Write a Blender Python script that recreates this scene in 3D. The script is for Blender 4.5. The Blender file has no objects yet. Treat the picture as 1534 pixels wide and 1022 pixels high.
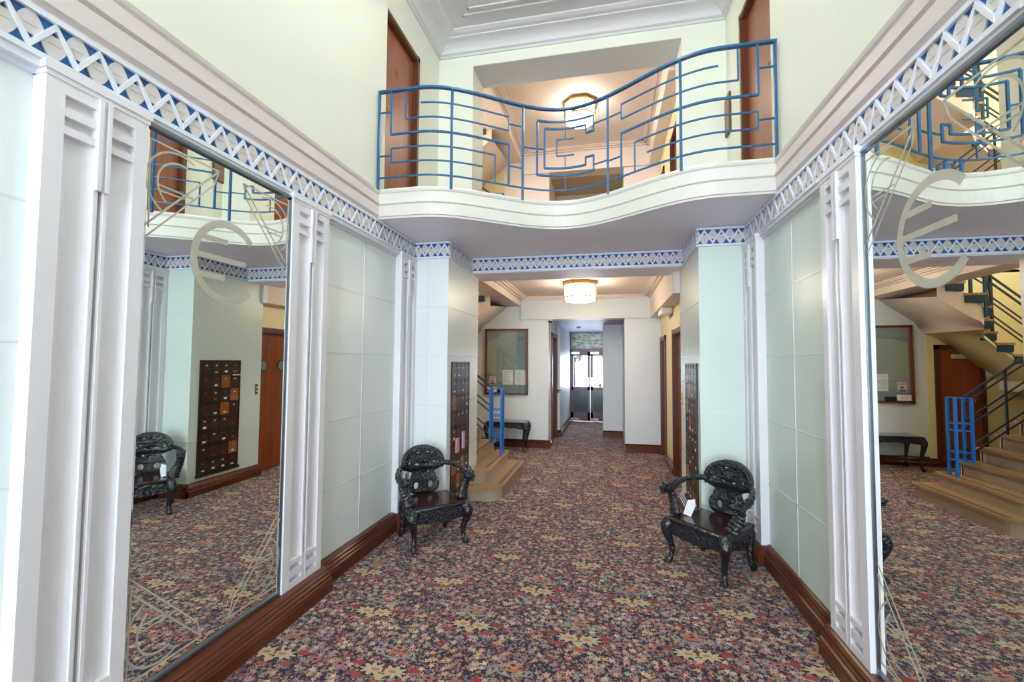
import bpy, bmesh, math, random
from mathutils import Vector, Matrix
C = bpy.context.scene.collection
SC = bpy.context.scene
PI = math.pi
YF = -6.5        # front wall, behind the camera
S = 1.15            # every length below is multiplied by this once, at the very end

# ------------------------------------------------------------------ camera
f_px, yaw, pitch, roll = 670.05, -0.2111, 0.0473, 0.0068
cam_d = bpy.data.cameras.new('camera')
cam = bpy.data.objects.new('camera', cam_d); C.objects.link(cam)
cam_d.sensor_fit = 'HORIZONTAL'; cam_d.sensor_width = 36.0
cam_d.lens = f_px / 1534.0 * 36.0
cam_d.clip_start = 0.02; cam_d.clip_end = 200
def cam_matrix():
    R = Vector((math.cos(yaw), -math.sin(yaw), 0)); F = Vector((math.sin(yaw), math.cos(yaw), 0)); U = Vector((0, 0, 1))
    F2 = F*math.cos(pitch) + U*math.sin(pitch); U2 = U*math.cos(pitch) - F*math.sin(pitch)
    R3 = R*math.cos(roll) + U2*math.sin(roll); U3 = U2*math.cos(roll) - R*math.sin(roll)
    m = Matrix.Identity(4)
    for i in range(3):
        m[i][0] = R3[i]; m[i][1] = U3[i]; m[i][2] = -F2[i]
    m.translation = Vector((0, 0, 1.5))
    return m
cam.matrix_world = cam_matrix()
SC.camera = cam

# ------------------------------------------------------------------ sky, lights, exposure
SC.view_settings.view_transform = 'Standard'; SC.view_settings.look = 'None'
SC.view_settings.exposure = 0.92; SC.view_settings.gamma = 1.0
SC.view_settings.use_curve_mapping = False
w = bpy.data.worlds.new('World'); SC.world = w; w.use_nodes = True
bg = w.node_tree.nodes['Background']; bg.inputs[0].default_value = (0.80, 0.90, 1.0, 1); bg.inputs[1].default_value = 1.3

def area(name, loc, rot, sx, sy, power, col):
    d = bpy.data.lights.new(name, 'AREA'); d.shape = 'RECTANGLE'; d.size = sx; d.size_y = sy
    d.energy = power; d.color = col
    o = bpy.data.objects.new(name, d); C.objects.link(o); o.location = loc; o.rotation_euler = rot
    return o
DAY = (0.74, 0.86, 1.0)
area('daylight_entrance', (-0.36, YF-.12, 1.25), (PI/2, 0, 0), 2.7, 2.3, 235, DAY)
area('daylight_upper_window', (-0.36, YF-.12, 4.0), (PI/2, 0, 0), 2.7, 1.9, 130, DAY)
area('daylight_rear_door', (-0.45, 11.95, 1.1), (-PI/2, 0, 0), 0.9, 1.6, 40, DAY)
area('fill_stair_window', (-4.28, 6.4, 4.2), (PI/2, 0, -PI/2), 1.6, 1.6, 100, (1.0, 0.95, 0.84))  # fill light added at the unseen stairwell opening

# ------------------------------------------------------------------ material tools
MATS = {}
class NT:
    """tiny expression layer over shader math nodes"""
    def __init__(s, m): s.t = m.node_tree; s.n = s.t.nodes; s.l = s.t.links
    def math(s, op, *a, clamp=False):
        nd = s.n.new('ShaderNodeMath'); nd.operation = op; nd.use_clamp = clamp
        for i, v in enumerate(a):
            if isinstance(v, (int, float)): nd.inputs[i].default_value = v
            else: s.l.new(v, nd.inputs[i])
        return nd.outputs[0]
    def add(s, a, b): return s.math('ADD', a, b)
    def sub(s, a, b): return s.math('SUBTRACT', a, b)
    def mul(s, a, b): return s.math('MULTIPLY', a, b)
    def mx(s, a, b): return s.math('MAXIMUM', a, b)
    def lt(s, a, b): return s.math('LESS_THAN', a, b)
    def gt(s, a, b): return s.math('GREATER_THAN', a, b)
    def mix(s, f, a, b):
        nd = s.n.new('ShaderNodeMix'); nd.data_type = 'RGBA'
        for i, v in ((0, f), (6, a), (7, b)):
            if isinstance(v, (int, float)): nd.inputs[i].default_value = v
            elif isinstance(v, tuple): nd.inputs[i].default_value = (*v, 1) if len(v) == 3 else v
            else: s.l.new(v, nd.inputs[i])
        return nd.outputs[2]
    def sepobj(s, which='Object'):
        tc = s.n.new('ShaderNodeTexCoord'); sp = s.n.new('ShaderNodeSeparateXYZ'); s.l.new(tc.outputs[which], sp.inputs[0])
        return sp.outputs[0], sp.outputs[1], sp.outputs[2], tc.outputs[which]
    def comb(s, x, y, z=0.0):
        nd = s.n.new('ShaderNodeCombineXYZ')
        for i, v in enumerate((x, y, z)):
            if isinstance(v, (int, float)): nd.inputs[i].default_value = v
            else: s.l.new(v, nd.inputs[i])
        return nd.outputs[0]
    def noise(s, vec, scale, detail=3, rough=.5):
        nd = s.n.new('ShaderNodeTexNoise'); nd.inputs['Scale'].default_value = scale
        nd.inputs['Detail'].default_value = detail; nd.inputs['Roughness'].default_value = rough
        if vec is not None: s.l.new(vec, nd.inputs['Vector'])
        return nd.outputs['Fac'], nd.outputs['Color']
    def voro(s, vec, scale, feat='F1', rnd=1.0):
        nd = s.n.new('ShaderNodeTexVoronoi'); nd.feature = feat; nd.inputs['Scale'].default_value = scale
        nd.inputs['Randomness'].default_value = rnd
        if vec is not None: s.l.new(vec, nd.inputs['Vector'])
        return nd
    def ramp(s, fac, stops, interp='LINEAR'):
        nd = s.n.new('ShaderNodeValToRGB'); nd.color_ramp.interpolation = interp
        e = nd.color_ramp.elements
        while len(e) < len(stops): e.new(0.5)
        for i, (p, c) in enumerate(stops):
            e[i].position = p; e[i].color = (*c, 1)
        s.l.new(fac, nd.inputs[0]); return nd.outputs[0]
    def bump(s, h, strength, dist, bs):
        nd = s.n.new('ShaderNodeBump'); nd.inputs['Strength'].default_value = strength; nd.inputs['Distance'].default_value = dist
        s.l.new(h, nd.inputs['Height']); s.l.new(nd.outputs[0], bs.inputs['Normal'])
def srgb(*c): return tuple(((v/255)/12.92 if v/255 <= .04045 else (((v/255)+.055)/1.055)**2.4) for v in c)
def mat(name, col=(.8, .8, .8), rough=.5, metal=0, **k):
    if name in MATS: return MATS[name]
    m = bpy.data.materials.new(name); m.use_nodes = True
    bs = m.node_tree.nodes['Principled BSDF']
    bs.inputs['Base Color'].default_value = (*col, 1); bs.inputs['Roughness'].default_value = rough
    bs.inputs['Metallic'].default_value = metal
    for kk, v in k.items(): bs.inputs[kk].default_value = v
    MATS[name] = m; return m
def BS(m): return m.node_tree.nodes['Principled BSDF']
def paint(name, col, rough=.45, var=.03, bump=.05):
    if name in MATS: return MATS[name]
    m = mat(name, col, rough); t = NT(m); bs = BS(m)
    x, y, z, v = t.sepobj()
    n, _ = t.noise(v, 1.3, 4)
    c = t.mix(n, tuple(max(0, q*(1-var)) for q in col), tuple(min(1, q*(1+var)) for q in col))
    t.l.new(c, bs.inputs['Base Color'])
    n2, _ = t.noise(v, 60, 3); t.bump(n2, bump, .002, bs)
    return m
def wood(name, c1, c2, rough=.35, axis=2, scale=14, spec=.5):
    if name in MATS: return MATS[name]
    m = mat(name, c1, rough); t = NT(m); bs = BS(m)
    x, y, z, v = t.sepobj()
    comp = [x, y, z]; k = [1, 1, 1]; k[axis] = .07
    vv = t.comb(*[t.mul(comp[i], k[i]) for i in range(3)])
    n, _ = t.noise(vv, scale, 6, .6)
    n2, _ = t.noise(vv, scale*5, 3, .6)
    f = t.add(t.mul(n, .75), t.mul(n2, .25))
    c = t.ramp(f, [(.3, c1), (.7, c2)])
    t.l.new(c, bs.inputs['Base Color']); t.bump(n2, .06, .002, bs)
    bs.inputs['Specular IOR Level'].default_value = spec
    return m

P_MINT = paint('mint_wall_paint', srgb(220, 232, 223), .35)
P_MINTW = paint('pale_panel_paint', srgb(234, 240, 238), .35)
P_UP = paint('cream_upper_paint', srgb(228, 231, 213), .5)
P_YEL = paint('yellow_stairwell_paint', srgb(235, 224, 168), .5)
P_HALL = paint('off_white_hall_paint', srgb(222, 228, 232), .45)
P_WARM = paint('cream_hall_paint', srgb(240, 226, 178), .45)
P_PIL = paint('white_pilaster_paint', srgb(236, 232, 236), .28)
P_CORN = paint('pinkish_cornice_paint', srgb(224, 211, 208), .35)
P_BALC = paint('ivory_fascia_paint', srgb(216, 213, 203), .35)
P_CEIL = paint('white_ceiling_paint', srgb(210, 210, 210), .6)
P_SOFF = paint('shade_tinted_soffit_paint', srgb(246, 240, 252), .5)  # white paint; faint mauve of its shade is put into the colour
P_CEILW = paint('inner_ceiling_paint', srgb(240, 224, 214), .6)
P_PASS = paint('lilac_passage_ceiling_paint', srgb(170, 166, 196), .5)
P_TAN = paint('tan_wall_paint', srgb(196, 178, 158), .6)
P_BORD = paint('white_border_gloss', srgb(232, 234, 242), .25)
P_BLUE = paint('frieze_blue_paint', srgb(20, 92, 156), .4)
P_PETAL = paint('frieze_petal_paint', srgb(214, 208, 206), .5)
M_RAIL = paint('railing_blue_enamel', srgb(28, 90, 134), .3, .08)
M_BRITE = paint('newel_bright_blue_enamel', srgb(24, 116, 206), .3, .04)
M_DKBL = paint('stair_bracket_blue', srgb(22, 66, 104), .25, .15, .2)
M_DKRAIL = paint('stair_rail_blue_grey', srgb(44, 62, 82), .3)
W_BASE = wood('baseboard_red_mahogany', srgb(72, 30, 14), srgb(110, 52, 26), .3, axis=1, scale=20)
W_BASEX = wood('baseboard_red_mahogany_cross', srgb(72, 30, 14), srgb(110, 52, 26), .3, axis=0, scale=20)
W_DOOR = wood('brown_door_veneer', srgb(120, 66, 36), srgb(158, 94, 58), .35)
W_FRAME = wood('dark_door_frame', srgb(78, 40, 22), srgb(112, 62, 38), .35)
W_LIFT = wood('lift_door_veneer', srgb(110, 50, 20), srgb(160, 84, 38), .3)
W_MAROON = wood('maroon_entry_door', srgb(84, 50, 66), srgb(112, 70, 90), .3)
M_TREAD = wood('tan_stair_tread', srgb(160, 124, 84), srgb(196, 160, 118), .3, axis=1, scale=8)
M_RISER = paint('travertine_riser', srgb(176, 156, 132), .4, .12)
M_STRIP = mat('stair_dark_inlay', srgb(90, 62, 48), .4)
M_BLACKWOOD = None
M_BRASS = mat('aged_brass', srgb(170, 130, 62), .3, 1.0)
M_CHROME = mat('chrome', (.8, .8, .82), .15, 1.0)
M_STEEL = mat('dull_steel_edge', srgb(150, 158, 166), .3, 1.0)
M_BROWNMET = paint('brown_mailbox_metal', srgb(62, 36, 26), .4, .2)
M_BROWNFR = paint('dark_mailbox_frame', srgb(44, 26, 20), .4, .1)
M_ORWOOD = wood('orange_mailbox_wood', srgb(130, 72, 30), srgb(176, 108, 56), .4, axis=1)
M_PAPER = mat('white_paper', srgb(232, 234, 240), .8)
M_INK = mat('grey_ink', srgb(120, 122, 130), .8)
M_WPLAST = mat('white_plastic', srgb(222, 220, 214), .4)
M_RED = mat('red_sign', srgb(214, 50, 34), .5)
M_DKRED = mat('dark_red_sign', srgb(150, 36, 30), .5)
M_DARK = mat('dark_shadow_gap', srgb(26, 24, 26), .7)
M_PINK = mat('pink_leaflet', srgb(206, 150, 158), .7)
M_BLK = mat('black_plastic', srgb(28, 28, 32), .4)
M_PURP = mat('purple_sticker_print', srgb(96, 60, 118), .6)

def carved():
    m = mat('black_carved_lacquer', srgb(22, 24, 30), .24); t = NT(m); bs = BS(m)
    x, y, z, v = t.sepobj()
    n, col = t.noise(v, 9, 3)
    wv = t.n.new('ShaderNodeMix'); wv.data_type = 'VECTOR'; wv.inputs[0].default_value = .06
    t.l.new(v, wv.inputs[4]); t.l.new(col, wv.inputs[5])
    vo = t.voro(wv.outputs[1], 42, 'F1')
    vo2 = t.voro(wv.outputs[1], 95, 'SMOOTH_F1')
    h = t.add(t.mul(vo.outputs['Distance'], -1.0), t.mul(vo2.outputs['Distance'], -.4))
    t.bump(h, .75, .012, bs)
    c = t.mix(n, srgb(14, 14, 20), srgb(38, 40, 50)); t.l.new(c, bs.inputs['Base Color'])
    bs.inputs['Coat Weight'].default_value = .35; bs.inputs['Coat Roughness'].default_value = .15
    return m
M_BLACKWOOD = carved()
M_BLACKPLAIN = mat('black_lacquer', srgb(20, 20, 25), .22, 0, **{'Coat Weight': .3})
M_SEAT = wood('dark_rosewood_seat', srgb(30, 14, 12), srgb(66, 32, 24), .16, axis=0, scale=10)
M_TOP = paint('grey_green_table_top', srgb(96, 108, 104), .15, .05)

def mirror_mat():
    m = mat('silvered_mirror', (.86, .89, .86), .0, 1.0); return m
M_MIRROR = mirror_mat()
M_BEVEL = mat('bevelled_mirror_edge', (.8, .86, .86), .06, 1.0)
M_ETCH = mat('frosted_etching', srgb(206, 202, 184), .55, Alpha=.72)
def clear_glass(name='window_glass', tint=(1, 1, 1), refl=.08):
    m = bpy.data.materials.new(name); m.use_nodes = True; n = m.node_tree.nodes; l = m.node_tree.links
    n.remove(n['Principled BSDF'])
    tr = n.new('ShaderNodeBsdfTransparent'); tr.inputs[0].default_value = (*tint, 1)
    gl = n.new('ShaderNodeBsdfGlossy'); gl.inputs['Roughness'].default_value = .02
    mx = n.new('ShaderNodeMixShader'); mx.inputs[0].default_value = refl
    l.new(tr.outputs[0], mx.inputs[1]); l.new(gl.outputs[0], mx.inputs[2]); l.new(mx.outputs[0], n['Material Output'].inputs[0])
    MATS[name] = m; return m
M_GLASS = clear_glass()
M_NOTGLASS = mat('grey_green_notice_backing', srgb(134, 156, 162), .12)
M_DKGLASS = mat('dark_green_door_panel', srgb(70, 84, 80), .15)
def emit(name, col, st):
    m = mat(name, col, .4); bs = BS(m)
    bs.inputs['Emission Color'].default_value = (*col, 1); bs.inputs['Emission Strength'].default_value = st
    return m
M_LAMP = emit('lit_opal_glass', (1.0, .88, .68), 14)
M_LAMPB = emit('lit_opal_glass_bottom', (1.0, .88, .70), 17)
def glassblock():
    m = mat('rippled_transom_glass', srgb(150, 150, 120), .1); t = NT(m); bs = BS(m)
    x, y, z, v = t.sepobj()
    n, _ = t.noise(t.comb(t.mul(x, .6), y, t.mul(z, 2.5)), 9, 3)
    c = t.ramp(n, [(.35, srgb(110, 108, 84)), (.5, srgb(170, 172, 140)), (.66, srgb(228, 228, 206))])
    t.l.new(c, bs.inputs['Base Color']); t.bump(n, .5, .02, bs)
    return m
M_LAMP2 = emit('lit_opal_glass_upstairs', (1.0, .90, .80), 9)
M_FOYER_FILL = emit('foyer_fill_glow', (.93, .96, 1.0), 28)  # glow of the unseen lamps added to fill the foyer
M_RIPPLE = glassblock()

def carpet():
    m = mat('floral_axminster_carpet', (.1, .1, .1), .95); t = NT(m); bs = BS(m)
    BSn = bs
    x0, y0, z0, v = t.sepobj()
    x0 = t.mul(x0, 1/S); y0 = t.mul(y0, 1/S)      # back to drawing units
    base = t.comb(x0, y0, 0)
    wn = t.n.new('ShaderNodeTexNoise'); wn.inputs['Scale'].default_value = 38; wn.inputs['Detail'].default_value = 2
    t.l.new(base, wn.inputs['Vector'])
    sp = t.n.new('ShaderNodeSeparateXYZ'); t.l.new(wn.outputs['Color'], sp.inputs[0])
    x = t.add(x0, t.mul(t.sub(sp.outputs[0], .5), .016)); y = t.add(y0, t.mul(t.sub(sp.outputs[1], .5), .016))
    p = t.comb(x, y, 0)
    NAVY = srgb(30, 28, 46)
    # florets: random cells whose colour comes from the palette, broken into petals
    def florets(scale, rad, petals, seedoff):
        pv = t.comb(t.add(x, seedoff), t.add(y, seedoff*.7), 0)
        vo = t.voro(pv, scale, 'F1', .8)
        dist = vo.outputs['Distance']
        vec = t.n.new('ShaderNodeVectorMath'); vec.operation = 'SUBTRACT'
        sc = t.n.new('ShaderNodeVectorMath'); sc.operation = 'SCALE'; sc.inputs['Scale'].default_value = 1.0
        t.l.new(pv, vec.inputs[0]); t.l.new(vo.outputs['Position'], vec.inputs[1])
        s2 = t.n.new('ShaderNodeSeparateXYZ'); t.l.new(vec.outputs[0], s2.inputs[0])
        ang = t.math('ARCTAN2', s2.outputs[1], s2.outputs[0])
        cs = t.n.new('ShaderNodeSeparateColor'); t.l.new(vo.outputs['Color'], cs.inputs[0])
        wav = t.math('COSINE', t.add(t.mul(ang, petals), t.mul(cs.outputs[0], 6.28)))
        r = t.mul(t.add(.82, t.mul(wav, .26)), rad)
        inside = t.lt(dist, r)
        core = t.lt(dist, rad*.26)
        return inside, core, cs.outputs[1], cs.outputs[2]
    pal = [(.0, srgb(208, 182, 154)), (.18, srgb(218, 164, 130)), (.34, srgb(190, 142, 142)), (.50, srgb(222, 194, 158)),
           (.62, srgb(150, 140, 150)), (.74, srgb(150, 60, 52)), (.84, srgb(212, 170, 120)), (.93, srgb(150, 168, 150))]
    in0, co0, r0, q0 = florets(60, .58, 4, 3.3)
    col0 = t.ramp(r0, [(.0, srgb(150, 120, 124)), (.3, srgb(182, 140, 118)), (.55, srgb(130, 76, 84)), (.75, srgb(156, 150, 144)), (.9, srgb(182, 104, 78))], 'CONSTANT')
    c = t.mix(in0, NAVY, col0)
    in1, co1, r1, q1 = florets(29, .56, 5, 0.0)
    col1 = t.ramp(r1, pal, 'CONSTANT')
    ring = t.mx(in1, 0.0)
    c = t.mix(t.mul(in1, t.gt(q1, .12)), c, col1)
    c = t.mix(t.mul(co1, t.gt(q1, .12)), c, t.ramp(q1, [(0, srgb(40, 30, 50)), (.5, srgb(150, 50, 40)), (.8, srgb(190, 120, 50))], 'CONSTANT'))
    # repeating big motif on a half-drop lattice .608 x .458
    PXX, PYY = .608, .458
    row = t.math('FLOOR', t.add(t.mul(t.sub(y, 2.526), 1/PYY), .5))
    vv = t.sub(t.sub(y, 2.526), t.mul(row, PYY))
    par = t.math('FLOORED_MODULO', row, 2.0)
    uu = t.sub(t.math('FLOORED_MODULO', t.add(t.sub(x, -.768), t.sub(PXX*1.5, t.mul(par, PXX/2))), PXX), PXX/2)
    au = t.math('ABSOLUTE', uu)
    def ell(cx, cy, rx, ry, k=0, amp=0.0):
        dx = t.mul(t.sub(au, cx), 1/rx); dy = t.mul(t.sub(vv, cy), 1/ry)
        d2 = t.add(t.mul(dx, dx), t.mul(dy, dy))
        if not k: return t.lt(d2, 1.0)
        a = t.math('ARCTAN2', dy, dx)
        return t.lt(d2, t.add(1.0, t.mul(t.math('COSINE', t.mul(a, k)), amp)))
    def ringm(cx, cy, r, wd, ymax=9.0, ymin=-9.0):
        dx = t.sub(au, cx); dy = t.sub(vv, cy)
        d = t.math('SQRT', t.add(t.mul(dx, dx), t.mul(dy, dy)))
        q = t.lt(t.math('ABSOLUTE', t.sub(d, r)), wd)
        return t.mul(t.mul(q, t.lt(vv, ymax)), t.gt(vv, ymin))
    dark = ell(.055, .0, .072, .044)
    c = t.mix(dark, c, NAVY)
    c = t.mix(ell(.052, .0, .060, .036, 9, .45), c, srgb(202, 178, 140))
    c = t.mix(ell(.045, .0, .022, .010), c, srgb(176, 128, 84))
    c = t.mix(ell(.0, -.045, .022, .02, 5, .3), c, srgb(206, 176, 138))
    c = t.mix(ell(.0, .02, .008, .035), c, srgb(120, 46, 44))
    c = t.mix(ell(.145, .030, .030, .020, 3, .4), c, srgb(160, 52, 46))
    c = t.mix(ell(.105, -.060, .032, .016, 4, .4), c, srgb(164, 70, 56))
    c = t.mix(ell(.0, -.085, .03, .012, 4, .4), c, srgb(190, 84, 44))
    c = t.mix(ringm(0, .20, .105, .006, ymax=.135), c, srgb(142, 152, 138))
    c = t.mix(ringm(.088, .128, .016, .005), c, srgb(146, 156, 140))
    c = t.mix(ell(.0, .135, .05, .012, 6, .4), c, srgb(190, 112, 76))
    c = t.mix(ell(.0, .175, .045, .02, 6, .5), c, srgb(186, 138, 118))
    c = t.mix(ell(.0, .175, .014, .008), c, srgb(90, 30, 36))
    c = t.mix(ell(.235, .0, .03, .022, 5, .4), c, srgb(176, 110, 104))
    c = t.mix(ell(.235, .0, .010, .008), c, srgb(60, 26, 38))
    # pile speckle
    n, _ = t.noise(base, 260, 2, .7)
    c = t.mix(t.mul(n, .32), c, srgb(36, 24, 48))
    t.l.new(c, BSn.inputs['Base Color'])
    BSn.inputs['Specular IOR Level'].default_value = .15
    BSn.inputs['Sheen Weight'].default_value = .15
    t.bump(n, .35, .004, BSn)
    return m
M_CARPET = carpet()

# ------------------------------------------------------------------ mesh tools
class MB:
    def __init__(s): s.bm = bmesh.new()
    def box(s, x0, x1, y0, y1, z0, z1, mi=0):
        vs = [s.bm.verts.new((x, y, z)) for x in (x0, x1) for y in (y0, y1) for z in (z0, z1)]
        for q in ((0, 1, 3, 2), (4, 6, 7, 5), (0, 4, 5, 1), (2, 3, 7, 6), (0, 2, 6, 4), (1, 5, 7, 3)):
            fc = s.bm.faces.new([vs[i] for i in q]); fc.material_index = mi
        return s
    def prism(s, pts, z0, z1, fr=None, mi=0):
        """pts 2-D polygon extruded z0..z1; fr maps (a, b, c) to xyz"""
        fr = fr or (lambda a, b, c: (a, b, c))
        lo = [s.bm.verts.new(fr(a, b, z0)) for a, b in pts]; hi = [s.bm.verts.new(fr(a, b, z1)) for a, b in pts]
        n = len(pts)
        fs = [s.bm.faces.new(lo[::-1]), s.bm.faces.new(hi)]
        for i in range(n): fs.append(s.bm.faces.new((lo[i], lo[(i+1) % n], hi[(i+1) % n], hi[i])))
        for q in fs: q.material_index = mi
        return s
    def sweep(s, path, prof, closed=False, mi=0):
        """prof: list of (offset_to_left_normal, z); path: list of (x, y)"""
        n = len(path); rows = []
        for i, (x, y) in enumerate(path):
            def dirn(a, b):
                d = Vector((b[0]-a[0], b[1]-a[1])); return d.normalized()
            if i == 0: d1 = d2 = dirn(path[0], path[1])
            elif i == n-1: d1 = d2 = dirn(path[-2], path[-1])
            else: d1 = dirn(path[i-1], path[i]); d2 = dirn(path[i], path[i+1])
            n1 = Vector((-d1.y, d1.x)); n2 = Vector((-d2.y, d2.x)); m = (n1+n2)
            m = m / max(.2, (1 + n1.dot(n2)))
            rows.append([s.bm.verts.new((x+m.x*o, y+m.y*o, z)) for o, z in prof])
        k = len(prof)
        for i in range(n-1):
            for j in range(k if closed else k-1):
                jj = (j+1) % k
                fc = s.bm.faces.new((rows[i][j], rows[i+1][j], rows[i+1][jj], rows[i][jj])); fc.material_index = mi
        if closed:
            for r, rev in ((rows[0], False), (rows[-1], True)):
                fc = s.bm.faces.new(r[::-1] if rev else r); fc.material_index = mi
        return s
    def tube(s, pts, rad, seg=10, smooth=True, flat=1.0, mi=0, caps=True):
        pts = [Vector(p) for p in pts]; n = len(pts)
        rad = rad if isinstance(rad, (list, tuple)) else [rad]*n
        up = None; rings = []
        for i, p in enumerate(pts):
            a = pts[max(0, i-1)]; b = pts[min(n-1, i+1)]; t = (b-a).normalized()
            if up is None:
                up = Vector((0, 0, 1)) if abs(t.z) < .9 else Vector((1, 0, 0))
            u = (up - t*up.dot(t)).normalized(); v = t.cross(u); up = u
            rings.append([s.bm.verts.new(p + (u*math.cos(q)*rad[i] + v*math.sin(q)*rad[i]*flat)) for q in [2*PI*k/seg for k in range(seg)]])
        for i in range(n-1):
            for k in range(seg):
                fc = s.bm.faces.new((rings[i][k], rings[i][(k+1) % seg], rings[i+1][(k+1) % seg], rings[i+1][k])); fc.smooth = smooth; fc.material_index = mi
        if caps:
            s.bm.faces.new(rings[0][::-1]).material_index = mi; s.bm.faces.new(rings[-1]).material_index = mi
        return s
    def bar(s, a, b, w, h=None, mi=0):
        """square bar between two points"""
        a = Vector(a); b = Vector(b); h = h or w; t = (b-a).normalized()
        up = Vector((0, 0, 1)) if abs(t.z) < .95 else Vector((0, 1, 0))
        u = t.cross(up).normalized(); v = u.cross(t)
        vs = []
        for p in (a, b):
            for i, j in ((-1, -1), (1, -1), (1, 1), (-1, 1)): vs.append(s.bm.verts.new(p + u*i*w/2 + v*j*h/2))
        for q in ((3, 2, 1, 0), (4, 5, 6, 7), (0, 1, 5, 4), (1, 2, 6, 5), (2, 3, 7, 6), (3, 0, 4, 7)):
            s.bm.faces.new([vs[i] for i in q]).material_index = mi
        return s
    def ball(s, c, r, seg=10, sc=(1, 1, 1), mi=0):
        m = Matrix.Translation(c) @ Matrix.Diagonal((r*sc[0], r*sc[1], r*sc[2], 1))
        g = bmesh.ops.create_uvsphere(s.bm, u_segments=seg, v_segments=max(5, seg//2+1), radius=1, matrix=m)
        for v in g['verts']:
            for fc in v.link_faces: fc.smooth = True; fc.material_index = mi
        return s
    def cyl(s, c, r, h, seg=24, axis='z', mi=0, r2=None):
        m = Matrix.Translation(c)
        if axis == 'x': m = m @ Matrix.Rotation(PI/2, 4, 'Y')
        if axis == 'y': m = m @ Matrix.Rotation(PI/2, 4, 'X')
        g = bmesh.ops.create_cone(s.bm, cap_ends=True, segments=seg, radius1=r, radius2=r if r2 is None else r2, depth=h, matrix=m)
        for v in g['verts']:
            for fc in v.link_faces: fc.material_index = mi
        return s
    def bevel(s, w, seg=1):
        bmesh.ops.remove_doubles(s.bm, verts=s.bm.verts, dist=1e-6)
        ed = [e for e in s.bm.edges if len(e.link_faces) == 2 and e.calc_face_angle(0) > .6]
        bmesh.ops.bevel(s.bm, geom=ed, offset=w, segments=seg, affect='EDGES', profile=.5, clamp_overlap=True)
        return s
    def build(s, name, m, parent=None, loc=None, recalc=True):
        if recalc: bmesh.ops.recalc_face_normals(s.bm, faces=s.bm.faces)
        me = bpy.data.meshes.new(name); s.bm.to_mesh(me); s.bm.free()
        for q in (m if isinstance(m, (list, tuple)) else [m]): me.materials.append(q)
        o = bpy.data.objects.new(name, me); C.objects.link(o)
        if parent: o.parent = parent
        if loc: o.location = loc
        return o
def tag(o, label=None, cat=None, group=None, kind=None):
    if label: o['label'] = label
    if cat: o['category'] = cat
    if group: o['group'] = group
    if kind: o['kind'] = kind
    return o
def struct(o, label=None, cat=None):
    return tag(o, label, cat, None, 'structure')
def thing(name, label, cat, loc=(0, 0, 0), rz=0, group=None, kind=None):
    o = bpy.data.objects.new(name, None); C.objects.link(o); o.location = loc; o.rotation_euler = (0, 0, rz)
    o.empty_display_size = .1
    return tag(o, label, cat, group, kind)
def catmull(pts, n=5):
    P = [Vector(p) for p in pts]; out = []
    for i in range(len(P)-1):
        a = P[max(0, i-1)]; b = P[i]; c = P[i+1]; d = P[min(len(P)-1, i+2)]
        for k in range(n):
            t = k/n
            out.append(.5*((2*b) + (c-a)*t + (2*a-5*b+4*c-d)*t*t + (-a+3*b-3*c+d)*t**3))
    out.append(P[-1]); return out
def spl(pr, n=5):
    """points with radius (x, y, z, r) -> smooth points and radii"""
    q = catmull([(a, b, c) for a, b, c, r in pr], n); rr = catmull([(r, 0, 0) for a, b, c, r in pr], n)
    return [tuple(v) for v in q], [max(.002, v.x) for v in rr]

# ------------------------------------------------------------------ key levels
XL, XR = -1.90, 1.18            # wall panels
FL, FR = -1.86, 1.148           # frieze faces
Y1, Y2 = 4.075, 4.82            # pillar front, beam front
PL, PR = -1.502, 0.763          # pillar inner faces
YB = 7.85                       # rear wall of the inner hall
XC = -0.356
FZ = 2.85                       # gallery floor
def ycurve(x, off=0.0):
    u = abs(x-XC)
    return 3.335 + off + (.55*(.5+.5*math.cos(PI*u/1.15)) if u < 1.15 else 0)

# ------------------------------------------------------------------ floor
b = MB(); b.box(-4.4, 1.6, YF-.2, 12.4, -.06, 0); fl = b.build('floor', M_CARPET); struct(fl)

# ------------------------------------------------------------------ walls
def zsplit(): pass
# left wall: panelled side and pillar
b = MB()
b.box(-2.15, XL, YF, 5.1, 0, 2.66)
b.box(-1.95, PL-.006, Y1+.004, 5.1, 0, 2.66)
wl = b.build('wall_left', P_MINTW); struct(wl)
b = MB(); b.box(XR, 1.45, YF, 5.1, 0, 2.66); b.box(PR+.006, 1.3, Y1+.004, 5.1, 0, 2.66)
wr = b.build('wall_right', P_MINT); struct(wr)
# pillar corner beads + panel joints (raised thin cover strips)
def joints(name, x, n, yspan, zs, ys, m, y0=0, y1=0):
    b = MB(); e = .003*n
    for z in zs: b.box(min(x, x+e), max(x, x+e), yspan[0], yspan[1], z-.004, z+.004)
    for y in ys: b.box(min(x, x+e), max(x, x+e), y-.007, y+.007, .15, 2.46)
    return b
ZJ = (.605, 1.08, 1.56, 2.03)
b = joints('a', XL, 1, (2.66, 3.75), ZJ, (3.22,), P_MINTW)
for z in ZJ: b.box(XL, XL+.003, YF, 1.10, z-.004, z+.004)
for y in [.55-.6*k for k in range(12)]: b.box(XL, XL+.003, y-.007, y+.007, .15, 2.46)
for z in ZJ:
    b.box(XL, PL, Y1+.001, Y1+.005, z-.003, z+.003); b.box(PL-.006, PL-.002, Y1, 5.1, z-.003, z+.003)
b.box(-1.72-.003, -1.72+.003, Y1+.001, Y1+.005, .15, 2.5)
j = b.build('panel_joints', P_BORD, wl)
b = joints('a', XR, -1, (2.66, 3.75), ZJ, (3.22,), P_MINT)
for z in ZJ:
    b.box(XR-.003, XR, YF, 1.10, z-.004, z+.004)
    b.box(PR, XR, Y1+.001, Y1+.005, z-.003, z+.003); b.box(PR+.002, PR+.006, Y1, 5.1, z-.003, z+.003)
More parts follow.
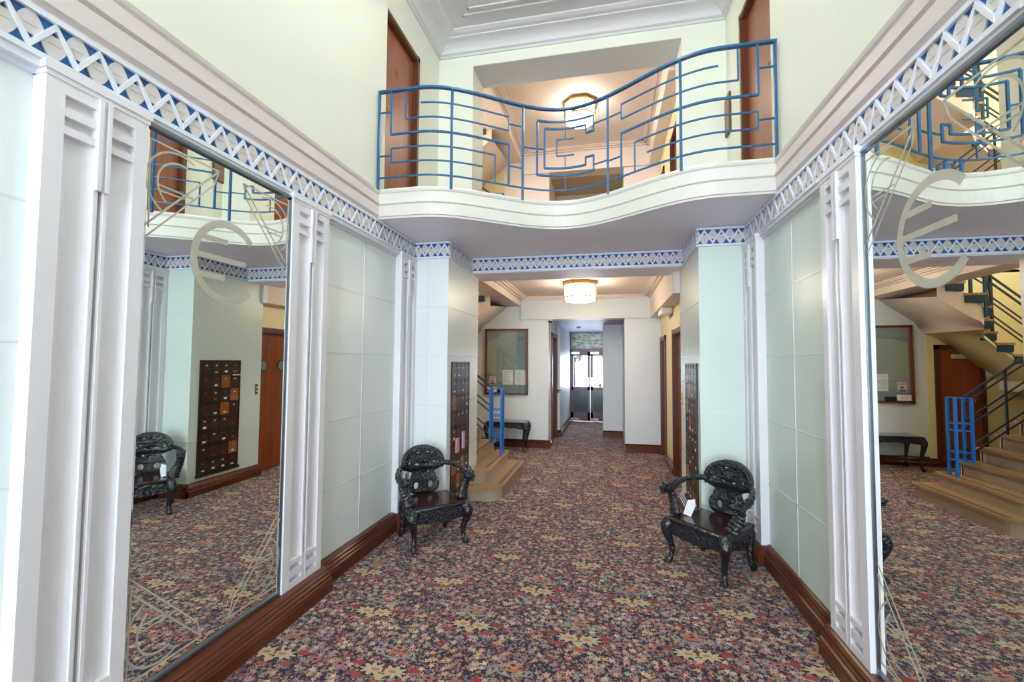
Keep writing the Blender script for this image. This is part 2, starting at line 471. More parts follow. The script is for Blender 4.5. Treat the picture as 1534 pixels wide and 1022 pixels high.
j = b.build('panel_joints', P_BORD, wr)

# upper walls
b = MB()
b.box(-2.15, -1.88, YF, 3.47, 2.66, 5.6)
b.box(-2.3, -1.93, 3.47, 4.83, 2.66, 2.86); b.box(-2.3, -1.93, 4.22, 4.83, 2.86, 5.6); b.box(-2.3, -1.93, 3.47, 4.22, 4.65, 5.6)
struct(b.build('wall_left_upper', P_UP))
b = MB()
b.box(1.165, 1.45, YF, 3.47, 2.66, 5.6)
b.box(1.2, 1.55, 3.47, 4.83, 2.66, 2.86); b.box(1.2, 1.55, 4.28, 4.83, 2.86, 5.6); b.box(1.2, 1.55, 3.47, 4.28, 4.65, 5.6)
struct(b.build('wall_right_upper', P_UP))
# gallery piers and header
b = MB()
b.box(-1.95, -1.515, Y2, 5.25, FZ, 5.6); struct(b.build('wall_gallery_left_pier', P_UP))
b = MB(); b.box(.77, 1.22, Y2, 5.25, FZ, 5.6); struct(b.build('wall_gallery_right_pier', P_UP))
b = MB(); b.box(-1.515, .77, Y2, 5.25, 4.93, 5.6); struct(b.build('wall_gallery_header', P_UP))
b = MB(); b.box(-1.515, .77, Y2+.002, 5.25, 4.924, 4.930); struct(b.build('ceiling_gallery_header_shade', P_CEIL))  # thin grey sheet: shade under the header put into its colour

# beam under the gallery
b = MB(); b.box(PL-.01, PR+.01, Y2+.008, 5.32, 2.5, 2.64); bm_ = b.build('ceiling_beam', P_SOFF); struct(bm_)

# gallery slab with wavy edge
def curve_pts(off, x0=-1.93, x1=1.2, n=60):
    return [(x0+(x1-x0)*i/n, ycurve(x0+(x1-x0)*i/n, off)) for i in range(n+1)]
b = MB(); pts = curve_pts(.012) + [(1.2, 5.3), (-1.93, 5.3)]
b.prism(pts, 2.675, FZ); struct(b.build('ceiling_gallery_soffit', P_SOFF))
PROF = [(0.012, 2.672), (0, 2.672), (0, 2.688), (-.010, 2.692), (-.010, 2.780), (-.004, 2.786), (-.016, 2.794), (-.016, 2.806), (-.008, 2.812), (-.008, 2.880),
        (-.016, 2.890), (-.020, 2.905), (-.004, 2.914), (.0, 2.925), (.10, 2.925), (.10, 2.80)]
b = MB(); b.sweep(curve_pts(0, FL, FR), [(o, z) for o, z in PROF]); fa = b.build('trim_gallery_fascia', P_BALC, recalc=False); struct(fa)
for p in fa.data.polygons: p.use_smooth = False
# long cornices on both side walls (same section)
def cornice(name, x, sgn):
    prof = [(0.02, 2.66), (-.0, 2.672), (0, 2.684), (-.018, 2.700), (-.018, 2.776), (-.008, 2.784), (-.026, 2.794), (-.026, 2.808), (-.012, 2.818), (-.012, 2.872), (-.022, 2.884), (-.028, 2.902), (-.006, 2.913), (.04, 2.918)]
    b = MB()
    rows = []
    for y in (YF, 3.34):
        rows.append([b.bm.verts.new((x - sgn*o, y, z)) for o, z in prof])
    for j in range(len(prof)-1): b.bm.faces.new((rows[0][j], rows[1][j], rows[1][j+1], rows[0][j+1]))
    return struct(b.build(name, P_CORN))
cornice('trim_left_cornice', FL, 1); cornice('trim_right_cornice', FR, -1)

# ------------------------------------------------------------------ frieze
def frieze(name, p0, p1, nrm, phase=.05, pitch=.1352, far=False):
    p0 = Vector(p0); p1 = Vector(p1); L = (p1-p0).length; d = (p1-p0)/L; nv = Vector(nrm)
    def fr(a, bz, c): q = p0 + d*a + nv*c; return (q.x, q.y, bz)
    root = thing(name, None, None, kind='structure')
    b = MB(); e0 = .004 if abs(nv.x) > .5 else 0; b.prism([(e0, 2.512), (L, 2.512), (L, 2.668), (e0, 2.668)], -.03, 0, fr); b.build('frieze_ground', P_BLUE, root)
    b = MB()
    for z0, z1, dp in ((2.506, 2.526, .014), (2.650, 2.670, .014)): b.prism([(-.0, z0), (L, z0), (L, z1), (0, z1)], -.03, dp, fr)
    b.build('border', P_BORD, root)
    zb, zt = 2.526, 2.650; h = zt-zb; w = .0122
    b = MB(); pb = MB(); lb = MB()
    k = -2; s0 = phase
    def clipx(a): return min(max(a, 0), L)
    while True:
        sx = s0 + k*pitch
        if sx > L + pitch: break
        # top apex at sx, bottom apex at sx+pitch/2
        for (a0, z0, a1, z1, dp) in ((sx, zt, sx+pitch/2, zb, .011), (sx+pitch/2, zb, sx+pitch, zt, .013)):
            if a1 <= 0 or a0 >= L: continue
            c0, c1 = max(a0, 0), min(a1, L)
            y0 = z0 + (z1-z0)*(c0-a0)/(a1-a0); y1_ = z0 + (z1-z0)*(c1-a0)/(a1-a0)
            ww = w*math.hypot(a1-a0, h)/(a1-a0)
            b.prism([(c0, max(zb-.002, y0-ww)), (c1, max(zb-.002, y1_-ww)), (c1, min(zt+.002, y1_+ww)), (c0, min(zt+.002, y0+ww))], 0, dp, fr)
        for (cx, base, sg) in ((sx+pitch/2, zb, 1), (sx, zt, -1)):
            if cx < -pitch*.3 or cx > L+pitch*.3: continue
            pts = []
            hw = pitch/2
            pts.append((-.30*hw, .30*h)); pts.append((-.60*hw, .60*h))
            for q in range(1, 8):
                a = q/8; pts.append(((-.60+1.20*a)*hw, min(1, .60+.42*math.sin(PI*a)**.9)*h))
            pts.append((.60*hw, .60*h)); pts.append((.30*hw, .30*h)); pts.append((.12*hw, .36*h)); pts.append((-.12*hw, .36*h))
            pb.prism([(min(max(cx+u, 0), L), base+sg*v) for u, v in pts], 0, .006, fr)
            lb.prism([(cx-.018, base+sg*.6*h-.001), (cx+.018, base+sg*.6*h-.001), (cx+.018, base+sg*.6*h+.001), (cx-.018, base+sg*.6*h+.001)], .006, .0068, fr)
        k += 1
    b.build('zigzag', P_BORD, root); pb.build('petals', P_PETAL, root); lb.build('petal_lines', paint('petal_line_paint', srgb(176, 160, 120), .5), root)
    return root
frieze('trim_frieze_left', (FL, YF), (FL, Y1), (1, 0), phase=(1.123-YF) % .1352)
frieze('trim_frieze_left_pillar_front', (FL, Y1), (PL, Y1), (0, -1), phase=.04)
frieze('trim_frieze_left_pillar_side', (PL, Y1), (PL, Y2), (1, 0), phase=.05)
frieze('trim_frieze_beam', (PL, Y2), (PR, Y2), (0, -1), phase=.0)
frieze('trim_frieze_right_pillar_side', (PR, Y1), (PR, Y2), (-1, 0), phase=.05)
frieze('trim_frieze_right_pillar_front', (PR, Y1), (FR, Y1), (0, -1), phase=.054)
frieze('trim_frieze_right', (FR, YF), (FR, Y1), (-1, 0), phase=(1.634-YF) % .1352)
# ledge between panels and frieze
for nm, x0, x1, m in (('trim_left_ledge', XL-.01, FL+.004, P_BORD), ('trim_right_ledge', FR-.004, XR+.01, P_BORD)):
    b = MB(); b.box(x0, x1, YF, Y1, 2.478, 2.508)
    sx0, sx1 = (XL-.01, XL+.016) if 'left' in nm else (XR-.016, XR+.01)
    b.box(sx0, sx1, YF, Y1, 2.462, 2.478)
    struct(b.build(nm, m))

# ------------------------------------------------------------------ pilasters
def pilaster(name, x, sgn, ya, yb, label=None):
    """x = wall plane; sgn = +1 if the room is towards +x; ya nearer end, yb farther end"""
    D = .06; b = MB(); W = yb-ya
    def bx(s0, s1, z0, z1, d0, d1):
        xs = sorted((x+sgn*d0, x+sgn*d1)); b.box(xs[0], xs[1], ya+s0*W, ya+s1*W, z0, z1)
    bx(0, 1, .14, 2.47, -.01, .03)
    for s0, s1 in ((0, .165), (.455, .49), (.555, .59), (.85, 1)): bx(s0, s1, .14, 2.47, .03, D)
    for z0, z1 in ((.14, .185), (.215, .255), (.285, .31), (2.282, 2.31), (2.345, 2.38), (2.42, 2.47)):
        bx(.165, .455, z0, z1, .03, D-.001); bx(.59, .85, z0, z1, .03, D-.001)
    for z0, z1 in ((.14, .31), ): bx(.49, .555, z0, z1, .03, D-.001)
    # ribs
    bx(.49, .507, .31, 2.47, .03, D-.004); bx(.538, .555, .31, 2.47, .03, D-.004)
    bx(.46, .50, 2.12, 2.462, .05, D+.012); bx(.545, .585, 2.12, 2.462, .05, D+.012); bx(.50, .545, 2.12, 2.462, .05, D+.002)
    # curved shadow fillets inside the long panels
    for (s0, s1) in ((.165, .455), (.59, .85)):
        xs = [s0 + (s1-s0)*i/8 for i in range(9)]
        prof = [(q, .03 + .018*(abs((i-4)/4.0))**2.2) for i, q in enumerate(xs)]
        pts = [(x+sgn*.029, ya+s0*W)] + [(x+sgn*dp, ya+q*W) for q, dp in prof] + [(x+sgn*.029, ya+s1*W)]
        b.prism(pts, .31, 2.282)
    # capital
    for z0, z1, d in ((2.462, 2.480, .004), (2.480, 2.508, .010)): 
        xs = sorted((x, x+sgn*(D+d))); b.box(xs[0], xs[1], ya-d, yb+d, z0, z1)
    return struct(b.build(name, P_PIL))
pilaster('trim_left_pilaster', XL, 1, 1.098, 1.440)
pilaster('trim_left_pilaster.001', XL, 1, 2.307, 2.665)
pilaster('trim_left_pilaster.002', XL, 1, 3.755, 4.074)
pilaster('trim_right_pilaster', XR, -1, 1.098, 1.440)
pilaster('trim_right_pilaster.001', XR, -1, 2.310, 2.665)
pilaster('trim_right_pilaster.002', XR, -1, 3.735, 4.074)

# ------------------------------------------------------------------ baseboards
def baseboard(name, p0, p1, nrm, t=.07, h=.155, m=None, lowh=.0):
    """grooved skirting between p0, p1; thickness t towards nrm"""
    p0 = Vector(p0); p1 = Vector(p1); L = (p1-p0).length; d = (p1-p0)/L; nv = Vector(nrm)
    k = t
    prof = [(0, 0), (k, 0), (k, h*.42), (k-.004, h*.46), (k-.004, h*.55), (k-.014, h*.60), (k-.010, h*.64), (k-.014, h*.70), (k-.022, h*.75), (k-.018, h*.79), (k-.024, h*.85), (k-.032, h*.90), (k-.030, h*.95), (k-.040, h), (0, h)]
    b = MB()
    rows = []
    for a in (0, L):
        q = p0 + d*a; rows.append([b.bm.verts.new((q.x+nv.x*o, q.y+nv.y*o, z)) for o, z in prof])
    n = len(prof)
    for j in range(n): b.bm.faces.new((rows[0][j], rows[1][j], rows[1][(j+1) % n], rows[0][(j+1) % n]))
    b.bm.faces.new(rows[0]); b.bm.faces.new(rows[1][::-1])
    mm = m or (W_BASE if abs(nv.x) > .5 else W_BASEX)
    return struct(b.build(name, mm))
baseboard('baseboard_left', (XL, 2.675), (XL, 3.745), (1, 0), .07, .155)
baseboard('baseboard_left_under_mirror', (XL, 1.06), (XL, 2.69), (1, 0), .135, .15)
baseboard('baseboard_left_near', (XL, YF), (XL, 1.06), (1, 0), .07, .155)
baseboard('baseboard_left_corner', (XL, 3.735), (XL, Y1), (1, 0), .115, .145)
baseboard('baseboard_right', (XR, 2.675), (XR, 3.745), (-1, 0), .05, .155)
baseboard('baseboard_right_under_mirror', (XR, 1.06), (XR, 2.69), (-1, 0), .11, .15)
baseboard('baseboard_right_near', (XR, YF), (XR, 1.06), (-1, 0), .05, .155)
baseboard('baseboard_right_corner', (XR, 3.71), (XR, Y1), (-1, 0), .095, .145)
baseboard('baseboard_left_pillar_front', (-1.85, Y1), (PL+.03, Y1), (0, -1), .035, .15)
baseboard('baseboard_left_pillar_side', (PL-.01, Y1-.03), (PL-.01, 4.66), (1, 0), .04, .15)
baseboard('baseboard_right_pillar_front', (PR-.03, Y1), (1.13, Y1), (0, -1), .035, .15)
baseboard('baseboard_right_pillar_side', (PR+.01, Y1-.03), (PR+.01, 5.12), (-1, 0), .04, .15)

# ------------------------------------------------------------------ inner hall, stairwell, passage (both storeys share most walls)
def hall_walls(dz, up=False):
    sfx = '_upper' if up else ''
    z0, z1 = (0, 2.66) if not up else (FZ, 5.6)
    # right wall x=.87 with two door openings
    b = MB(); xw0, xw1 = .87, 1.25
    dh = 1.93
    ztop = dz + dh
    for ya, yb in ((5.1 if not up else 5.25, 5.16), (6.36, 7.18), (7.76, YB)):
        if yb > ya: b.box(xw0, xw1, ya, yb, z0, z1)
    b.box(xw0, xw1, 5.16, 6.36, ztop, z1); b.box(xw0, xw1, 7.18, 7.76, ztop-.02, z1)
    b.box(.95, 1.3, 5.2, YB, z0, z1)
    struct(b.build('wall_hall_right'+sfx, P_WARM))
    # rear wall
    b = MB()
    hb = dz + 2.262
    b.box(-4.2, -1.02, YB, YB+.25, z0, z1)
    b.box(.28, 1.25, YB, YB+.25, z0, z1)
    b.box(-1.02, .28, YB, YB+.25, hb, z1)
    b.box(-1.516, .713, YB-.045, YB, hb, z1)
    struct(b.build('wall_back'+sfx, P_HALL if not up else P_CEILW))
    # bulkheads / downstands
    b = MB(); b.box(.70, .875, 5.1+(0.2 if up else 0), YB, dz+2.265, dz+2.66); struct(b.build('ceiling_right_bulkhead'+sfx, P_CEILW))
    b = MB(); b.box(-1.84, -1.52, 5.30, YB, dz+2.502, dz+2.85); struct(b.build('ceiling_left_bulkhead'+sfx, P_CEILW))
    # inner ceiling
    b = MB(); b.box(-1.80, .88, 5.25, YB, dz+2.65, dz+2.85); cl = b.build('ceiling_hall'+sfx, P_CEILW); struct(cl)
    b = MB()
    for o, hh in ((0, .05), (.05, .03), (.085, .014)):
        b.box(-1.52+o, -1.52+o+.04, 5.3, YB-.05, dz+2.65-hh, dz+2.652)
        b.box(.70-o-.04, .70-o, 5.3, YB-.05, dz+2.65-hh, dz+2.652)
        b.box(-1.52+o, .70-o, YB-.085-o, YB-.045-o, dz+2.65-hh, dz+2.652)
    struct(b.build('trim_hall_ceiling_mould'+sfx, P_CEILW))
hall_walls(0); hall_walls(2.63, True)
# stairwell shell
b = MB(); b.box(-4.2, -1.90, 4.86, 5.1, 0, 5.9); struct(b.build('wall_stairwell_front', P_YEL))
b = MB()
b.box(-4.4, -4.2, 4.86, 8.1, 0, 3.35); b.box(-4.4, -4.2, 4.86, 8.1, 5.05, 5.9); b.box(-4.4, -4.2, 4.86, 5.6, 3.35, 5.05); b.box(-4.4, -4.2, 7.2, 8.1, 3.35, 5.05)
struct(b.build('wall_stairwell_left', P_YEL))
b = MB(); b.box(-4.2, -1.5, YB-.004, YB, .0, 5.9); b.box(-4.2, -1.02, YB-.002, YB, .0, .01); ws = b.build('wall_stairwell_back', P_YEL)
# only the part beyond the noticeboard is yellow
bpy.data.objects.remove(ws)
b = MB(); b.box(-4.2, -2.36, YB-.004, YB+.002, 0, 2.9); b.box(-4.2, -1.84, YB-.004, YB+.002, 2.86, 5.9); struct(b.build('wall_stairwell_back', P_YEL))
b = MB(); b.box(-4.4, -1.8, 4.86, 8.1, 5.75, 5.9); struct(b.build('ceiling_stairwell', P_CEIL))
# unseen stairwell window, added to let fill light into the inner hall
wn = thing('added_window_1', None, None, kind='structure')
b = MB()
for y in (5.6, 6.12, 6.66, 7.17): b.box(-4.32, -4.26, y, y+.03, 3.35, 5.05)
for z in (3.35, 4.4, 5.02): b.box(-4.32, -4.26, 5.6, 7.2, z, z+.03)
b.build('window_frame', P_BORD, wn); b = MB(); b.box(-4.295, -4.29, 5.6, 7.2, 3.36, 5.04); b.build('window_pane', M_GLASS, wn)
# passage
b = MB(); b.box(-1.25, -1.016, YB+.25, 8.2, 0, 2.5); b.box(-1.25, -1.016, 8.2, 9.05, 2.03, 2.5); b.box(-1.25, -.95, 9.10, 11.6, 0, 2.5); b.box(-1.25, -1.016, 9.05, 9.10, 0, 2.5)
struct(b.build('wall_passage_left', P_HALL))
b = MB(); b.box(.29, .6, YB+.25, 11.6, 0, 2.5); struct(b.build('wall_passage_right', P_HALL))
b = MB(); b.box(-.10, .306, 9.25, 11.0, 0, 2.4); struct(b.build('wall_passage_pier', P_HALL))
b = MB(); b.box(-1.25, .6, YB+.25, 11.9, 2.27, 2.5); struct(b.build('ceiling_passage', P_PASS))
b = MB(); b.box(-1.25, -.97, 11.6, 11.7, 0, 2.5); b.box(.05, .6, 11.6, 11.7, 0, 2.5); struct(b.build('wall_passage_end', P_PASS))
# upper passage: a tan recess
b = MB(); b.box(-1.3, .6, 9.0, 9.2, FZ, 5.2); struct(b.build('wall_upper_recess_back', P_TAN))
b = MB(); b.box(-1.25, -1.02, YB+.25, 9.0, FZ, 5.2); b.box(.28, .5, YB+.25, 9.0, FZ, 5.2); struct(b.build('wall_upper_recess_side', P_WARM))
b = MB(); b.box(-1.25, .5, YB+.25, 9.2, 4.9, 5.2); struct(b.build('ceiling_upper_recess', P_TAN))
# upper floor slab in the inner hall
b = MB(); b.box(-1.76, 1.2, 5.28, 9.2, 2.66, FZ); struct(b.build('floor_upper', M_CARPET))
# light-tight top
b = MB(); b.box(-2.3, 1.6, 5.2, 9.4, 5.6, 5.7); struct(b.build('ceiling_upper_cap', P_CEIL))
# baseboards of the inner hall
baseboard('baseboard_back_left', (-4.2, YB), (-1.06, YB), (0, -1), .03, .14)
baseboard('baseboard_back_return', (-1.016, YB-.03), (-1.016, 8.14), (1, 0), .03, .14)
baseboard('baseboard_back_right', (.28, YB), (.87, YB), (0, -1), .03, .14)
baseboard('baseboard_hall_right', (.87, 6.42), (.87, 7.12), (-1, 0), .03, .14)
baseboard('baseboard_passage_left', (-.95, 9.1), (-.95, 11.55), (1, 0), .03, .14)
baseboard('baseboard_passage_left_return', (-1.016, 9.1), (-.92, 9.1), (0, -1), .02, .14)
baseboard('baseboard_pier', (-.10, 9.25), (.31, 9.25), (0, -1), .03, .14)
b = MB(); b.prism([(-1.06, YB), (-1.06, YB-.03), (-1.02, YB-.03), (-.986, YB), (-.986, YB+.04), (-1.016, YB+.04)], 0, .14); struct(b.build('baseboard_rounded_corner', W_BASEX))

# ------------------------------------------------------------------ front wall behind the camera, glazed entrance and window
b = MB()
b.box(-2.15, -1.75, YF-.2, YF, 0, 5.6); b.box(1.05, 1.45, YF-.2, YF, 0, 5.6)
b.box(-1.75, 1.05, YF-.2, YF, 2.42, 3.0); b.box(-1.75, 1.05, YF-.2, YF, 4.98, 5.6)
struct(b.build('wall_front', P_UP))
d1 = thing('door_1', None, None, kind='structure')
b = MB()
for x in (-1.75, -.98, -.39, .24, .98): b.box(x, x+.07, YF-.08, YF-.02, 0, 2.42)
b.box(-1.75, 1.05, YF-.08, YF-.02, 2.35, 2.42); b.box(-1.75, 1.05, YF-.08, YF-.02, 0, .12)
b.build('door_frame', W_MAROON, d1); b = MB(); b.box(-1.7, 1.0, YF-.052, YF-.048, .12, 2.35); b.build('door_pane', M_GLASS, d1)
w2 = thing('window_2', None, None, kind='structure')
b = MB()
for x in (-1.75, -1.06, -.38, .32, 1.01): b.box(x, x+.04, YF-.08, YF-.02, 3.0, 4.98)
for z in (3.0, 4.3, 4.94): b.box(-1.75, 1.05, YF-.08, YF-.02, z, z+.04)
b.build('window_frame', P_BORD, w2); b = MB(); b.box(-1.75, 1.05, YF-.052, YF-.048, 3.0, 4.98); b.build('window_pane', M_GLASS, w2)

# ------------------------------------------------------------------ main ceiling and its cove
b = MB(); b.box(-2.3, 1.55, YF-.2, 4.9, 5.2, 5.35); struct(b.build('ceiling', P_CEIL))
cp = [(-1.93, 4.82), (-1.93, 3.47)]
def cove(x0, x1, y0, y1):
    prof = [(0, 5.05), (.018, 5.05), (.02, 5.07), (.05, 5.078)]
    for i in range(7):
        a = i/6*PI/2; prof.append((.05+.12*(1-math.cos(a)), 5.078+.075*math.sin(a)))
    prof += [(.19, 5.155), (.19, 5.168), (.23, 5.17), (.27, 5.185), (.27, 5.20), (0, 5.21)]
    b = MB(); loop = [(x0, y0), (x1, y0), (x1, y1), (x0, y1)]
    rows = []
    for (cx, cy, sx, sy) in ((x0, y0, 1, 1), (x1, y0, -1, 1), (x1, y1, -1, -1), (x0, y1, 1, -1)):
        rows.append([b.bm.verts.new((cx+sx*o, cy+sy*o, z)) for o, z in prof])
    n = len(prof)
    for i in range(4):
        for j in range(n-1): b.bm.faces.new((rows[i][j], rows[(i+1) % 4][j], rows[(i+1) % 4][j+1], rows[i][j+1]))
    o = b.build('trim_ceiling_cove', P_CEIL); struct(o)
cove(-1.93, 1.2, YF, Y2)
b = MB()
for o in (.42, .50):
    x0, x1, y0, y1 = -1.93+o, 1.2-o, YF+o, Y2-o
    wd = .02
    b.box(x0, x1, y1-wd, y1, 5.188, 5.2); b.box(x0, x1, y0, y0+wd, 5.188, 5.2); b.box(x0, x0+wd, y0, y1, 5.188, 5.2); b.box(x1-wd, x1, y0, y1, 5.188, 5.2)
struct(b.build('trim_ceiling_panel_mould', P_CEIL))

# ------------------------------------------------------------------ balcony railing
def Ppt(u, z, off=-.02): x = XC+u; return (x, ycurve(x, off), z)
rail = thing('balcony_railing', 'blue wrought iron railing with key pattern along the wavy gallery edge', 'railing', (XC, 3.86, 2.92))
ro = Vector((XC, 3.86, 2.92))
def hrail(bb, u0, u1, z, r):
    n = max(2, int(abs(u1-u0)/.05)+1)
    pts = [Vector(Ppt(u0+(u1-u0)*i/n, z))-ro for i in range(n+1)]
    for i in range(n):
        d = (pts[i+1]-pts[i]).normalized()*r*.3
        bb.bar(pts[i]-d, pts[i+1]+d, r*1.6, r*1.6)
def vrail(bb, u, z0, z1, r): bb.bar(Vector(Ppt(u, z0))-ro, Vector(Ppt(u, z1))-ro, r*1.7, r*1.7)
Z1, Z2, Z3, Z4, Z5, Z6, Z7 = 3.01, 3.13, 3.25, 3.37, 3.49, 3.612, 3.738
# top rail
n = 60; pts = [Vector(Ppt(-1.50+3.0*i/n, Z7))-ro for i in range(n+1)]
b = MB()
for i in range(n): b.bar(pts[i], pts[i+1]+(pts[i+1]-pts[i])*.1, .034, .016)
b.build('top_rail', M_RAIL, rail)
b = MB(); hrail(b, -1.50, 1.50, Z1, .0075); b.build('bottom_rail', M_RAIL, rail)
for u in (-1.495, -.884, -.361, .361, .884, 1.495):
    b = MB(); vrail(b, u, 2.90 if abs(u) < 1.4 else 2.90, Z7, .011); b.build('post', M_RAIL, rail)
R1, R2 = .0065, .0095
for s in (-1, 1):
    b = MB()
    vrail(b, s*1.385, Z4, Z7, R2); hrail(b, s*1.385, s*.469, Z4, R2); vrail(b, s*.469, Z1, Z4, R2)
    b.build('scroll_bar', M_RAIL, rail)
    b = MB()
    vrail(b, s*1.258, Z5, Z7, R1); hrail(b, s*1.258, s*.469, Z5, R1); vrail(b, s*.469, Z5, Z6, R1); hrail(b, s*1.128, s*.469, Z6, R1)
    b.build('key_bar', M_RAIL, rail)
    b = MB()
    vrail(b, s*.570, Z1, Z3, R1); hrail(b, s*.570, s*1.380, Z3, R1); vrail(b, s*1.380, Z2, Z3, R1); hrail(b, s*.66, s*1.380, Z2, R1)
    b.build('key_bar', M_RAIL, rail)
    for u0, u1, z in ((1.385, 1.495, 3.56), (.469, .361, 3.55), (1.38, 1.495, 3.192), (.469, .361, 3.182)):
        b = MB(); hrail(b, s*u0, s*u1, z, R1); b.build('short_bar', M_RAIL, rail)
b = MB()
vrail(b, -.245, Z2+.01, Z6+.01, R2)
hrail(b, -.245, .243, Z6+.015, R2); vrail(b, .243, Z5, Z6+.015, R2); hrail(b, .174, .243, Z5, R2); vrail(b, .174, Z5, 3.562, R2); hrail(b, -.183, .174, 3.562, R2)
vrail(b, -.183, 3.207, 3.562, R2); hrail(b, -.183, .174, 3.207, R2); vrail(b, .174, 3.207, 3.274, R2); hrail(b, .174, .243, 3.274, R2); vrail(b, .243, 3.14, 3.274, R2); hrail(b, -.245, .243, 3.14, R2)
b.build('centre_monogram_bar', M_RAIL, rail)
b = MB()
hrail(b, -.078, .072, 3.466, R1); vrail(b, -.078, 3.319, 3.466, R1); hrail(b, -.078, .072, 3.319, R1)
b.build('centre_bracket_bar', M_RAIL, rail)
for za, zb in ((Z6, Z7), (3.466, 3.562), (3.207, 3.319), (Z1, 3.14)):
    b = MB(); vrail(b, -.005, za, zb, R1*.8); b.build('centre_stub', M_RAIL, rail)
for ua, ub, z in ((-.361, -.183, 3.375), (.243, .361, 3.55), (.243, .361, 3.192)):
    b = MB(); hrail(b, ua, ub, z, R1); b.build('short_bar', M_RAIL, rail)

# ------------------------------------------------------------------ mirrors
def wall_mirror(x, sgn, label):
    """plane at x, room towards sgn; y 1.445..2.305, z .165..2.475"""
    ya, yb, za, zb = 1.445, 2.303, .165, 2.472
    o = Vector((x, (ya+yb)/2, za)); r = thing('wall_mirror', label, 'mirror', o)
    def bx(b, d0, d1, y0, y1, z0, z1):
        xs = sorted((x+sgn*d0, x+sgn*d1)); b.box(xs[0]-o.x, xs[1]-o.x, y0-o.y, y1-o.y, z0-o.z, z1-o.z)
    e = .016
    b = MB(); bx(b, -.02, 0, ya+e, yb-e, za+e, zb-e); b.build('mirror_glass', M_MIRROR, r)
    # bevelled edge
    b = MB()
    out = [(ya, za), (yb, za), (yb, zb), (ya, zb)]; inn = [(ya+e, za+e), (yb-e, za+e), (yb-e, zb-e), (ya+e, zb-e)]
    vo = [b.bm.verts.new((-sgn*.006, y-o.y, z-o.z)) for y, z in out]; vi = [b.bm.verts.new((0, y-o.y, z-o.z)) for y, z in inn]
    vb = [b.bm.verts.new((-sgn*.02, y-o.y, z-o.z)) for y, z in out]
    for i in range(4):
        j = (i+1) % 4
        b.bm.faces.new((vo[i], vo[j], vi[j], vi[i])); b.bm.faces.new((vb[i], vb[j], vo[j], vo[i]))
    b.build('bevelled_edge', M_BEVEL, r)
    b = MB()
    bx(b, -.03, .012, ya-.006, yb+.006, zb, zb+.014); bx(b, -.03, .008, ya-.006, ya, za, zb); bx(b, -.03, .008, yb, yb+.006, za, zb); bx(b, -.03, .010, ya-.006, yb+.006, za-.012, za)
    b.build('mirror_frame', M_STEEL, r)
    # etched strips lie on the glass
    def strip(b, pts, w):
        for i in range(len(pts)-1):
            p, q = Vector(pts[i]), Vector(pts[i+1]); d = (q-p).normalized()*w*.5; nn = Vector((-d.y, d.x))
            p2, q2 = p-d*.2, q+d*.2
            poly = [p2+nn, p2-nn, q2-nn, q2+nn]
            b.prism([(v.x-o.y, v.y-o.z) for v in poly], .0002, .0008, lambda a, c, dd: (sgn*dd, a, c))
    def arc(cy, cz, rr, a0, a1, n=28, dr=1): return [(cy+dr*rr*math.cos(a0+(a1-a0)*i/n), cz+rr*math.sin(a0+(a1-a0)*i/n)) for i in range(n+1)]
    def arcband(b, cy, cz, rr, wd, a0, a1, M=lambda p: p, n=40, dr=1):
        o1 = []; o2 = []
        for i in range(n+1):
            a = a0+(a1-a0)*i/n
            for lst, q in ((o1, rr+wd/2), (o2, rr-wd/2)): lst.append(M((cy+dr*q*math.cos(a), cz+q*math.sin(a))))
        V1 = [b.bm.verts.new((sgn*.0009, p[0]-o.y, p[1]-o.z)) for p in o1]; V2 = [b.bm.verts.new((sgn*.0009, p[0]-o.y, p[1]-o.z)) for p in o2]
        for i in range(n):
            fc = b.bm.faces.new((V1[i], V1[i+1], V2[i+1], V2[i]))
    dr = 1 if sgn > 0 else -1      # the letter reads the right way round on both walls
    b = MB(); cy, cz = 1.872, 1.985
    arcband(b, cy, cz, .190, .036, math.radians(42), math.radians(318), dr=dr)
    m1 = b
    for z, L in ((2.085, -.01), (1.997, .108), (1.905, -.02)):
        y0 = cy - dr*math.sqrt(max(0, .18**2-(z-cz)**2)); y1 = cy+dr*L
        strip(m1, [(y0, z), (y1, z)], .026)
    m1.build('etched_monogram', M_ETCH, r)
    yc_, zc_ = (ya+yb)/2, (za+zb)/2
    for fy in (1, -1):
        for fz in (1, -1):
            b = MB(); w = .0085
            def M(p): return (yc_ + fy*(p[0]-yc_), zc_ + fz*(p[1]-zc_))
            def st(pts, ww=w): strip(b, [M(p) for p in pts], ww)
            st([(1.462, 2.422), (1.80, 2.422)]); st([(1.464, 2.42), (1.470, 2.05)], w*.8)
            st([(1.80, 2.422), (1.455, 2.055)]); st([(1.775, 2.345), (1.458, 2.005)], w*.8); st([(1.80, 2.422), (1.775, 2.345)], w*.6)
            arcband(b, 1.60, 2.262, .148, w, math.radians(62), math.radians(238), M); arcband(b, 1.605, 2.262, .105, w, math.radians(70), math.radians(232), M)
            st([(1.503, 2.243), (1.665, 2.238)], w*.8); st([(1.508, 2.219), (1.625, 2.222)], w*.8)
            b.build('etched_corner_motif', M_ETCH, r)
    return r
wall_mirror(-1.858, 1, 'tall etched mirror between white pilasters on the left wall')
wall_mirror(1.150, -1, 'tall etched mirror on the right wall reflecting the staircase')

